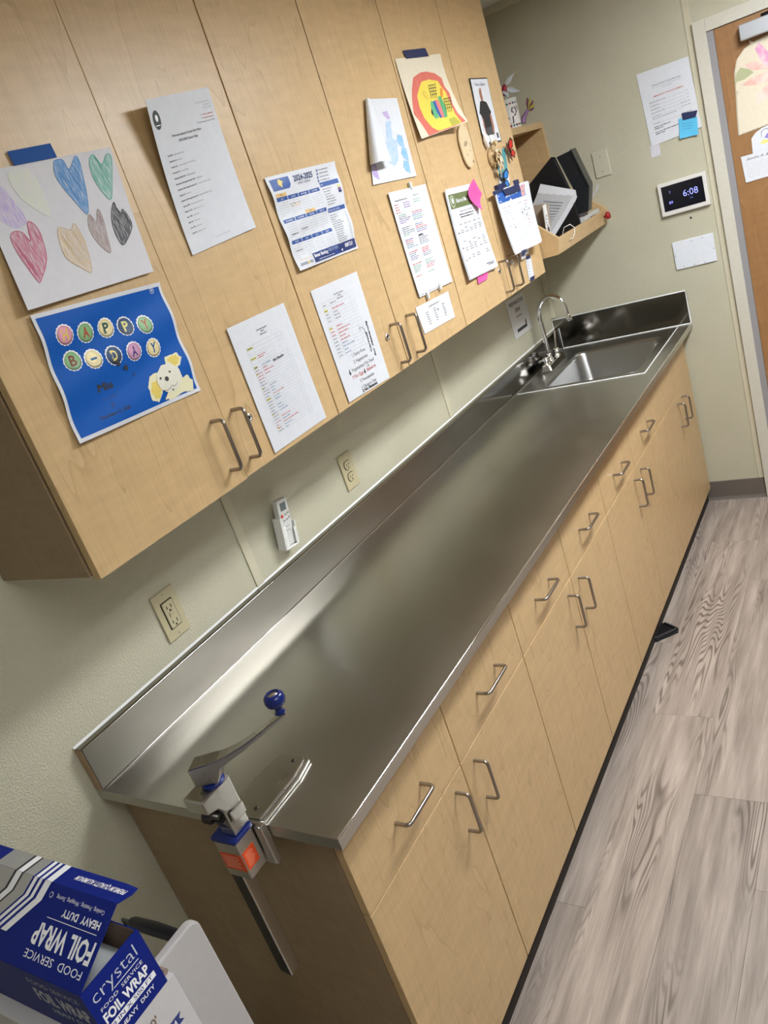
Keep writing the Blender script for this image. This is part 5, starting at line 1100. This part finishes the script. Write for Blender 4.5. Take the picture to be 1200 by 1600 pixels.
# black wall files, standing side by side and leaning back
GL = flat((0.016, 0.019, 0.022), 0.22, name='glossy_black')
t_ = thing('black_wall_file', 'wide matt black file pocket behind the loose pages in the corner shelf', 'file holder', (0.22, 2.87, ZS))
MB().prism([(0.115, 1.4705), (0.335, 1.4705), (0.325, 1.62), (0.283, 1.789), (0.250, 1.786), (0.125, 1.700)], 1, 2.862, 2.868, BK2).build('front_panel', t_, bevel=0.001)
MB().prism([(0.115, 1.4705), (0.330, 1.4705), (0.320, 1.62), (0.279, 1.794), (0.262, 1.800), (0.125, 1.712)], 1, 2.890, 2.896, BK2).build('back_panel', t_, bevel=0.001)
MB().prism([(0.115, 1.4705), (0.125, 1.4705), (0.133, 1.705), (0.125, 1.70)], 1, 2.8681, 2.8899, BK2).build('side_rib', t_); MB().prism([(0.325, 1.4705), (0.332, 1.4705), (0.322, 1.62), (0.281, 1.789), (0.275, 1.786), (0.315, 1.62)], 1, 2.8681, 2.8899, BK2).build('side_rib', t_)
t_ = thing('glossy_black_box', 'glossy black box leaning back beside the blank wall plate', 'box', (0.34, 2.93, ZS))
MB().prism([(0.300, 1.5405), (0.366, 1.5405), (0.393, 1.640), (0.352, 1.801), (0.281, 1.792), (0.330, 1.62)], 1, 2.900, 2.955, GL).build('box_body', t_, bevel=0.002)
MB().prism([(0.384, 1.645), (0.3935, 1.643), (0.3525, 1.804), (0.344, 1.802)], 1, 2.896, 2.958, GL).build('lid_rim', t_, bevel=0.001)
MB().box(0.300, 0.345, 2.902, 2.953, 1.4700, 1.5400, flat((0.10, 0.09, 0.09), .5, name='dark_card')).build('box_foot', t_)
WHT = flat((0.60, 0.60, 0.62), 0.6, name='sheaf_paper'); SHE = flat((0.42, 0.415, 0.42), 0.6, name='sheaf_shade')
t_ = thing('paper_sheaf', 'thick sheaf of printed pages leaning up out of the shelf tray', 'papers', (0.29, 2.58, ZS))
B0 = Vector((0.283, 2.555, 1.480)); Ev = Vector((0.075, 0.265, 0.125)); Wv = Vector((-0.150, 0.03, 0.030)); Nv = Ev.cross(Wv).normalized(); Nv = Nv if Nv.z > 0 else -Nv
for k in range(12):
    j_ = random.uniform(-0.006, 0.006); c_ = 0.010 + 0.012 * (k > 8) * random.random()
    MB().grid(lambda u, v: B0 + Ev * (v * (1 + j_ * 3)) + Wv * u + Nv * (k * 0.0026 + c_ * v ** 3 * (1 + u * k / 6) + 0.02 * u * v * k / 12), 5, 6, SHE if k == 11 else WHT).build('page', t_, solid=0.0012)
PRT = Print(lambda a, b, l: B0 + Ev * b + Wv * a + Nv * (11 * 0.0026 + 0.012 * b ** 3 * (1 + a * 11 / 6) + 0.02 * a * b * 11 / 12 + 0.003), 0.0)
for k in range(12): PRT.rect(0.15, 0.14 + k * 0.055, 0.85 - 0.3 * random.random(), 0.155 + k * 0.055, GREYINK)
PRT.build('page_print', t_)
# flat things in the tray
t_ = thing('white_binder_flat', 'white labelled box lying along the front lip of the tray', 'box', (0.31, 2.98, ZS))
M_ = Matrix.Translation(Vector((0.3225, 2.984, ZS + 0.020)))
MB().box(-0.012, 0.028, -0.100, 0.130, 0.0, 0.036, flat((0.60, 0.60, 0.57), .5, name='box_white'), M_).build('body', t_, bevel=0.002)
pr_ = Print(lambda a, b, l: M_ @ Vector((0.028 + l, a, b)), 0.0005); pr_.words(-0.03, 0.05, 0.018, 0.008, INK); pr_.build('box_label', t_)
MB().box(-0.012, 0.027, -0.105, 0.130, -0.0195, -0.0005, flat((0.20, 0.19, 0.20), .5, name='grey_book'), M_).build('tray_book', thing('grey_book', 'thin grey book under the white labelled box', 'book', (0.31, 2.95, ZS)), bevel=0.001)
t_ = thing('cardboard_folder', 'upright brown folder edge at the near end of the tray', 'folder', (0.22, 2.50, ZS))
M_ = Matrix.Translation(Vector((0.24, 2.478, ZS + 0.016))) @ Ry(10)
MB().box(-0.08, 0.08, 0.0, 0.012, 0, 0.175, flat((0.34, 0.27, 0.20), .7, name='kraft_board'), M_).build('back_board', t_, bevel=0.001); MB().box(-0.078, 0.078, 0.0125, 0.020, 0, 0.168, flat((0.55, 0.52, 0.48), .6, name='grey_board'), M_).build('front_board', t_, bevel=0.001)
t_ = thing('panda_card', 'white card with a black ink animal sketch behind the blue-headed menus', 'card', (0.30, 2.47, ZS))
M_ = Matrix.Translation(Vector((0.325, 2.462, ZS + 0.001))) @ Ry(5)
q = MB().box(-0.002, 0.002, -0.018, 0.020, 0.0, 0.175, flat((0.72, 0.71, 0.70), .6, name='card_white'), M_).build('card', t_)
pr_ = Print(lambda a, b, l: M_ @ Vector((0.002 + l, a, b)), 0.0005); pr_.disc(0.0, 0.115, 0.012, INK, ry=0.022, n=14); pr_.layer(); pr_.disc(0.0, 0.115, 0.0095, TONER, ry=0.018, n=14); pr_.layer(); pr_.disc(-0.004, 0.122, 0.0025, INK, n=8).disc(0.004, 0.119, 0.0025, INK, n=8).disc(0.0, 0.108, 0.003, INK, n=8).poly([(-0.012, 0.09), (0.008, 0.092), (0.014, 0.075), (0.0, 0.065)], INK).stroke([(0.0, 0.06), (0.012, 0.052), (0.004, 0.045)], 0.002, INK); pr_.build('sketch', t_)
t_ = thing('looped_cable', 'thin white cord loop hanging over the front lip of the tray', 'cord', (0.36, 2.60, 1.50))
MB().tube([(0.335, 2.600, 1.500), (0.352, 2.592, 1.530), (0.374, 2.605, 1.534), (0.3815, 2.630, 1.515), (0.3805, 2.615, 1.492), (0.3800, 2.580, 1.480), (0.3795, 2.555, 1.484)], 0.0016, WHITE, 8).build('cable_strand', t_)
t_ = thing('red_pushpin', 'round red knob stuck on the far end of the tray lip', 'knob', (0.385, 3.09, 1.483))
MB().lathe((0.374, 3.085, 1.483), (1, 0, 0.15), [(0.006, 0), (0.006, 0.006), (0.015, 0.010), (0.017, 0.018), (0.014, 0.026), (0, 0.028)], flat((0.35, 0.012, 0.016), 0.3, name='red_plastic'), 18).build('knob_head', t_)
t_ = thing('curled_page_tip', 'white curled page tip standing out under the glossy black box', 'paper', (0.385, 2.93, 1.60))
mb = MB(); mb.grid(lambda u, v: Vector((0.352 + 0.052 * v, 2.961 + 0.02 * v + 0.012 * u, 1.575 + 0.048 * v ** 1.5 + 0.008 * math.sin(math.pi * u))), 3, 6, WHT); mb.build('page_tip', t_, solid=0.001)
# cup of flowers on the top shelf
ZT = 1.9573
t_ = thing('painted_cup', 'white cup painted with black script and coloured shapes, on top of the corner shelf', 'cup', (0.150, 2.86, ZT))
CW = flat((0.74, 0.70, 0.66), 0.45, name='cup_paint')
cc = Vector((0.128, 2.885, ZT))
MB().lathe(cc, (0, 0, 1), [(0.040, 0.0), (0.041, 0.004), (0.044, 0.118), (0.042, 0.118), (0.039, 0.01), (0, 0.008)], CW, 28).build('cup_body', t_)
def cup(a, b, l):
    th = -0.75 + a / 0.043; r_ = 0.0405 + 0.0035 * b / 0.118 + l
    return cc + Vector((r_ * math.cos(th), r_ * math.sin(th), b))
pr_ = Print(cup, 0.0006)
GRN = flat((0.02, 0.14, 0.09), .5, name='cup_green'); RD2 = flat((0.28, 0.03, 0.03), .5, name='cup_red')
for i, c_ in enumerate((GRN, RD2, GRN, INK, RD2, GRN, INK, RD2)): pr_.disc(-0.035 + i * 0.013, 0.012, 0.0048, c_, n=8, wob=.25); pr_.disc(-0.033 + i * 0.013, 0.098, 0.0042, (INK, GRN, RD2)[i % 3], n=8, wob=.3)
pr_.stroke([(-0.02, 0.02), (-0.008, 0.022), (-0.006, 0.045), (0.006, 0.05), (0.016, 0.062), (0.012, 0.08), (-0.002, 0.08), (-0.006, 0.066), (0.002, 0.060)], 0.006, INK).stroke([(0.020, 0.085), (0.026, 0.065), (0.031, 0.084)], 0.005, INK).stroke([(-0.03, 0.06), (-0.024, 0.04), (-0.018, 0.045)], 0.004, INK)
pr_.build('painted_marks', t_)
t_ = thing('paper_flower_pick', 'red and white paper dragonfly on a stick standing in the painted cup', 'ornament', (0.12, 2.82, ZT + 0.1))
q = MB(); q.tube([cc + Vector((0, 0, 0.012)), cc + Vector((0.004, 0.004, 0.15))], 0.002, WHITE, 6); q.build('stick', t_)
MB().lathe(cc + Vector((0.0, -0.005, 0.135)), (0.25, 0.1, 1), [(0.002, 0), (0.010, 0.010), (0.012, 0.024), (0.009, 0.038), (0.003, 0.046), (0, 0.047)], flat((0.30, 0.015, 0.025), 0.5, name='dragonfly_red'), 12).build('red_body', t_)
TW = flat((0.50, 0.52, 0.55), 0.3, name='wing_film')
for (dx_, dy_, dz_, w_) in ((-0.035, -0.04, 0.055, 0.014), (0.055, 0.03, 0.045, 0.010), (0.05, 0.06, -0.030, 0.013), (0.028, -0.035, -0.045, 0.016)):
    b0 = cc + Vector((0.0, 0, 0.165)); e_ = b0 + Vector((dx_, dy_, dz_)); sv = (e_ - b0).cross(Vector((1, -0.6, 0.2))).normalized() * w_
    q = MB(); q.add([b0, b0 + (e_ - b0) * .5 + sv, e_, b0 + (e_ - b0) * .5 - sv, b0 + (e_ - b0) * .5 + Vector((0.003, -.002, 0))], [(0, 1, 4), (1, 2, 4), (2, 3, 4), (3, 0, 4)], TW); q.build('wing', t_, solid=0.0008)
MB().tube([cc + Vector((0.004, 0, 0.17)), cc + Vector((0.045, 0.035, 0.200)), cc + Vector((0.075, 0.06, 0.215))], 0.0016, STRAW2, 6).build('straw', t_)
for k, (dy_, dz_, c_, lab) in enumerate(((0.075, 0.0, (0.42, 0.38, 0.03), 'small yellow and purple handmade flower behind the painted cup'), )):
    t_ = thing('craft_flower', lab, 'ornament', (0.09, 2.93, ZT))
    MB().tube([(0.145, 2.975, ZT + 0.0141), (0.155, 2.98, ZT + 0.035), (0.180, 2.985, ZT + 0.06)], [0.014, 0.010, 0.006], flat((0.26, 0.14, 0.28), .5, name='purple_paint'), 8).build('stem', t_)
    for i in range(5):
        a_ = -0.6 + i * 0.5; b0 = Vector((0.178, 2.985, ZT + 0.055)); dv = Vector((math.cos(a_) * .03, 0.01, 0.018 + math.sin(a_) * 0.032)); MB().tube([b0, b0 + dv * .6, b0 + dv], [0.004, 0.0065, 0.002], flat(c_, .5) if i % 2 else flat((0.14, 0.03, 0.06), .5), 8).build('petal', t_)
MB().lathe((0.085, 2.78, ZT + 0.0003), (0, 0, 1), [(0.02, 0), (0.022, 0.03), (0.020, 0.075), (0.010, 0.085), (0, 0.086)], flat((0.55, 0.45, 0.44), .5, name='clay_pink'), 14).build('jar_body', thing('clay_jar', 'pinkish clay jar half hidden behind the cabinet edge on the top shelf', 'jar', (0.06, 2.72, ZT)))

# ------------------------------------------------------------------ cart, cartons, foil box at lower left
BX, BYa, BYb, BZ0, BZ1, BXL = 0.6576, -0.4378, -0.3475, 1.037, 1.129, 0.190
cz0 = 0.9335
t = thing('utility_cart', 'white utility cart with a rounded end panel and black grip, beside the counter end', 'cart', (0.42, -0.40, 0))
CWH = flat((0.46, 0.44, 0.43), 0.4, name='cart_white')
MB().prism(rounded(0.11, 0.70, -0.56, -0.336, 0.03, 4), 2, cz0 - 0.03, cz0 - 0.0005, CWH).build('deck', t, bevel=0.004)
MB().prism(rounded(0.11, 0.70, -0.56, -0.336, 0.03, 4), 2, 0.25, 0.28, CWH).build('deck', t, bevel=0.004)
for (lx, ly) in ((0.14, -0.53), (0.67, -0.53), (0.14, -0.37), (0.67, -0.37)): MB().tube([(lx, ly, 0.05), (lx, ly, cz0 - 0.032)], 0.012, CWH, 12).build('leg', t); MB().lathe((lx - 0.0125, ly, 0.026), (1, 0, 0), [(0.0255, 0), (0.0255, 0.025), (0, 0.025)], BLACK, 18).build('wheel', t)
ep = MB(); pts_ = [(-0.334, 0.60), (-0.246, 0.60)]
for k in range(7): a_ = math.radians(90 * k / 6); pts_.append((-0.264 + 0.018 * math.cos(a_), 0.998 + 0.016 * math.sin(a_)))
pts_.append((-0.334, 1.014)); ep.prism(pts_, 0, 0.585, 0.600, CWH); ep.build('end_panel', t, bevel=0.003)
MB().box(0.585, 0.600, -0.3345, -0.3355, 0.6, 0.93, CWH)
MB().tube([(0.54, -0.25, 0.62), (0.54, -0.25, 0.956), (0.40, -0.25, 0.950), (0.40, -0.25, 0.62)], 0.003, flat((0.1, 0.1, 0.1), .4, .8), 8).build('handle_rod', t)
MB().tube([(0.422, -0.25, 0.9515), (0.430, -0.25, 0.9515), (0.48, -0.25, 0.9545), (0.532, -0.25, 0.9560), (0.538, -0.25, 0.9560)], [0.007, 0.0095, 0.0105, 0.0095, 0.007], BLACK, 14).build('handle_grip', t)
MB().box(0.39, 0.584, -0.334, -0.246, 0.60, 0.625, CWH).build('rail', t, bevel=0.003)
t = thing('white_carton', 'white cling film carton with a blue ribbon mark under the blue foil box', 'box', (0.43, -0.39, cz0))
CART = flat((0.60, 0.58, 0.58), 0.5, name='carton_white')
MB().box(0.17, BX - 0.001, -0.458, -0.3365, cz0, BZ0 - 0.0005, CART).build('carton_body', t, bevel=0.001)
pr_ = Print(lambda a, b, l: Vector((BX - 0.001 + l, -0.458 + a, BZ0 - 0.001 + b)), 0.0004)
pr_.text("2000'", 0.078, -0.030, 0.012, flat((0.20, 0.14, 0.10), .6, name='brown_print'), w=0.036, align='R', bold=0.02)
RB = flat((0.02, 0.04, 0.20), .5, name='ribbon_blue'); pr_.poly([(0.060, -0.062), (0.106, -0.062), (0.100, -0.055), (0.106, -0.048), (0.060, -0.048)], RB); pr_.layer(); pr_.text('.COM', 0.095, -0.058, 0.007, TONER, align='R', bold=0.02); pr_.build('carton_print', t)
FILM = flat((0.30, 0.22, 0.17), 0.15, name='film_brown')
MB().tube([(BX - 0.05, -0.3425, BZ0 + 0.0045), (BX - 0.008, -0.3405, BZ0 + 0.004)], 0.004, FILM, 10).build('film_wrap', thing('film_roll_edge', 'glossy brown film edge showing between the foil box and carton', 'film', (BX - 0.02, -0.342, BZ0)))

fb = thing('foil_box', 'open blue foil wrap box with white lettering, on top of the white carton', 'box', (0.42, -0.39, BZ0))
FBL = flat((0.002, 0.014, 0.20), 0.5, 0.0, 0.25, name='foil_box_blue'); KR = flat((0.30, 0.20, 0.13), 0.8, name='kraft_inside')
th = 0.0012
MB().box(BXL, BX, BYa, BYa + th, BZ0, BZ1, FBL).build('front_wall', fb)
MB().box(BXL, BX, BYb - th, BYb, BZ0, BZ1 - 0.002, FBL).build('back_wall', fb)
MB().box(BX - th, BX, BYa + th + 1e-4, BYb - th - 1e-4, BZ0, BZ1 + 0.0005, FBL).build('end_wall', fb)
MB().box(BXL, BXL + th, BYa + th + 1e-4, BYb - th - 1e-4, BZ0, BZ1, FBL).build('end_wall', fb)
MB().box(BXL + th, BX - th - 1e-4, BYa + th + 1e-4, BYb - th - 1e-4, BZ0 + 0.0002, BZ0 + 0.0015, KR).build('box_bottom', fb)
MB().box(BXL + th + 1e-4, BX - 0.0035, BYb - th - 0.0008, BYb - th - 0.0002, BZ0 + 0.002, BZ1 - 0.003, KR).build('inner_liner', fb)
MB().box(BXL + th + 1e-4, BX - 0.0035, BYa + th + 0.0002, BYa + th + 0.0008, BZ0 + 0.002, BZ1 - 0.003, KR).build('inner_liner', fb)
MB().box(BX - 0.0030, BX - th - 2e-4, BYa + 0.003, BYb - 0.003, BZ0 + 0.002, BZ1 - 0.004, KR).build('inner_flap', fb)
lidv = Vector((0, 0.085, 0.048)).normalized(); lidl = 0.0976; flv = Vector((0, 0.024, -0.004)).normalized(); fll = 0.030
hp0 = Vector((BX, BYa, BZ1)); nrm = Vector((0, -lidv.z, lidv.y))
def quadslab(p0, u, v, n_, t_): return [p0, p0 + u, p0 + u + v, p0 + v] + [q - n_ * t_ for q in (p0, p0 + u, p0 + u + v, p0 + v)]
BXF = [(0, 1, 2, 3), (7, 6, 5, 4), (0, 4, 5, 1), (1, 5, 6, 2), (2, 6, 7, 3), (3, 7, 4, 0)]
lid = MB().add(quadslab(hp0 + Vector((-0.0005, 0, 0.0006)), Vector((-(BX - BXL) + 0.001, 0, 0)), lidv * lidl, nrm, 0.001), BXF, FBL).build('lid', fb)
pe = hp0 + lidv * lidl; fn = Vector((0, -flv.z, flv.y)); lw = BX - BXL
flp = [pe + Vector((-0.0005, 0, 0)), pe + Vector((0.008, 0, 0)) + flv * fll * 0.55 - Vector((0.0, 0, 0)), pe + Vector((0.004, 0, 0)) + flv * fll * 0.95, pe + Vector((-0.02, 0, 0)) + flv * fll, pe + Vector((-lw, 0, 0)) + flv * fll, pe + Vector((-lw, 0, 0))]
flp[1] = pe + Vector((0.006, 0, 0)) + flv * fll * 0.6
MB().add(flp + [q - fn * 0.001 for q in flp], [tuple(range(6)), tuple(range(11, 5, -1))] + [(i, (i + 1) % 6, 6 + (i + 1) % 6, 6 + i) for i in range(6)], FBL).build('tuck_flap', fb)
# foil roll inside
t = thing('foil_roll', 'roll of wrap lying inside the open blue foil box', 'roll', (0.42, -0.39, BZ0))
MB().tube([(BXL + 0.01, (BYa + BYb) / 2, BZ0 + 0.042), (BX - 0.008, (BYa + BYb) / 2, BZ0 + 0.042)], 0.036, flat((0.55, 0.57, 0.56), 0.3, 0.3, name='foil'), 24).build('wound_foil', t)
MB().tube([(BX - 0.0078, (BYa + BYb) / 2, BZ0 + 0.042), (BX - 0.0055, (BYa + BYb) / 2, BZ0 + 0.042)], 0.017, KR, 20).build('core', t)
# lettering: end face
E_ = lambda a, b, l: Vector((BX + l, BYa + a, BZ0 + b))
pr_ = Print(E_, 0.0004)
pr_.text('crystal', 0.008, 0.066, 0.0185, flat((0.60, 0.64, 0.72), .4, name='silver_print'), w=0.068, bold=-0.012)
pr_.rect(0.034, 0.0605, 0.074, 0.0615, TONER)
pr_.text('FOOD  SERVICE', 0.010, 0.0515, 0.0050, TONER, w=0.066); pr_.text('FOIL WRAP', 0.008, 0.034, 0.0135, TONER, w=0.070, bold=0.035)
pr_.rect(0.006, 0.0215, 0.082, 0.030, TONER); pr_.layer(); pr_.text('18 IN X 500 FT', 0.009, 0.0232, 0.0056, FBL, w=0.068); pr_.text('HEAVY  DUTY', 0.020, 0.0110, 0.0058, TONER, w=0.054, bold=0.02); pr_.build('end_lettering', fb)
# front face
F_ = lambda a, b, l: Vector((BX - 0.004 - a, BYa - l, BZ0 + b))
def mirror(F): return lambda a, b, l: F(-a, b, l)
pr_ = Print(mirror(F_), 0.0004)
pr_.text('FOOD SERVICE', -0.012, 0.070, 0.0085, flat((0.35, 0.38, 0.5), .4, name='pale_print'), w=0.105, align='R'); pr_.text('FOIL WRAP', -0.006, 0.040, 0.0215, flat((0.45, 0.47, 0.55), .4, name='grey_print'), w=0.110, align='R', bold=0.035); pr_.text('HEAVY DUTY', -0.010, 0.024, 0.0085, flat((0.35, 0.38, 0.5), .4, name='pale_print'), w=0.085, align='R', bold=0.02); pr_.build('front_lettering', fb)
# lid face: text upside down, reading from the far side
LF = lambda a, b, l: hp0 + Vector((-0.0005 - a, 0, 0.0006)) + lidv * (lidl - (-b) - 0.0) + nrm * l if False else hp0 + Vector((-a, 0, 0.0006)) + lidv * (-b) + nrm * l
pr_ = Print(LF, 0.0006)    # a runs away from the room (text's right), b = 0 at the hinge, negative towards the free edge -> text up points to the hinge
pr_.text('FOOD  SERVICE', 0.010, -0.022, 0.0095, TONER, w=0.115); pr_.text('FOIL WRAP', 0.006, -0.052, 0.0240, TONER, w=0.118, bold=0.03)
pr_.rect(0.012, -0.0595, 0.112, -0.0603, TONER); pr_.text('HEAVY  DUTY', 0.012, -0.0735, 0.0085, TONER, w=0.075, bold=0.03); pr_.text('Cooking . Freezing . Wrapping . Storing', 0.014, -0.086, 0.0052, TONER, w=0.096); pr_.disc(0.122, -0.084, 0.0036, TONER, n=12); pr_.layer(); pr_.disc(0.122, -0.084, 0.0028, FBL, n=12)
SV = flat((0.50, 0.50, 0.50), 0.3, 0.5, name='silver_stripe')
for k, (w_, m_) in enumerate(((0.013, TONER), (0.006, FBL), (0.006, TONER), (0.005, FBL), (0.007, TONER), (0.004, FBL), (0.022, SV), (0.004, INK), (0.012, TONER), (0.005, INK), (0.05, SV))):
    s0 = sum(x[0] for x in ((0.013, 0), (0.006, 0), (0.006, 0), (0.005, 0), (0.007, 0), (0.004, 0), (0.022, 0), (0.004, 0), (0.012, 0), (0.005, 0), (0.05, 0))[:k]); a0 = 0.132 + s0; a1 = a0 + w_
    pr_.poly([(a0 + 0.045, -0.030), (a1 + 0.045, -0.030), (a1 + 0.004, -0.0745), (a1 - 0.0, -0.0974), (a0 - 0.0, -0.0974), (a0 + 0.004, -0.0745)], m_)
pr_.build('lid_lettering', lid)
FF = lambda a, b, l: pe + Vector((-a, 0, 0)) + flv * (-b) + fn * l
pr_ = Print(FF, 0.0006); pr_.text('PREMIUM QUALITY ALUMINUM', 0.004, -0.0200, 0.0075, TONER, w=0.100, shear=0.3, bold=0.02); pr_.build('flap_lettering', fb); pr_ = Print(FF, 0.0006)
for k, (w_, m_) in enumerate(((0.013, TONER), (0.006, FBL), (0.006, TONER), (0.005, FBL), (0.007, TONER), (0.004, FBL), (0.022, SV), (0.004, INK), (0.012, TONER), (0.005, INK), (0.05, SV))):
    s0 = sum((0.013, 0.006, 0.006, 0.005, 0.007, 0.004, 0.022, 0.004, 0.012, 0.005, 0.05)[:k]); a0 = 0.132 + s0; pr_.rect(a0, 0, a0 + w_, -0.0298, m_)
pr_.build('flap_stripes', fb)

# black plastic dustpan corner poking out from the toe kick
t = thing('black_dustpan', 'corner of a black plastic dustpan poking out from under the base cabinets', 'dustpan', (0.585, 1.94, 0.0))
q = MB(); o_ = [(0.580, 1.882), (0.585, 1.885), (0.655, 1.952), (0.652, 1.975), (0.600, 2.010), (0.585, 2.010), (0.580, 2.005)]
q.prism(o_, 2, 0.0005, 0.008, BLACK); q.build('pan', t, bevel=0.002)
q = MB(); q.prism([(0.5805, 1.889), (0.585, 1.892), (0.646, 1.952), (0.640, 1.957), (0.5805, 1.898)], 2, 0.0081, 0.018, flat((0.035, 0.035, 0.038), .35)).prism([(0.646, 1.953), (0.648, 1.972), (0.600, 2.003), (0.59, 2.003), (0.597, 1.997), (0.641, 1.968), (0.640, 1.957)], 2, 0.0081, 0.016, flat((0.035, 0.035, 0.038), .35)); q.build('rim', t, bevel=0.002)
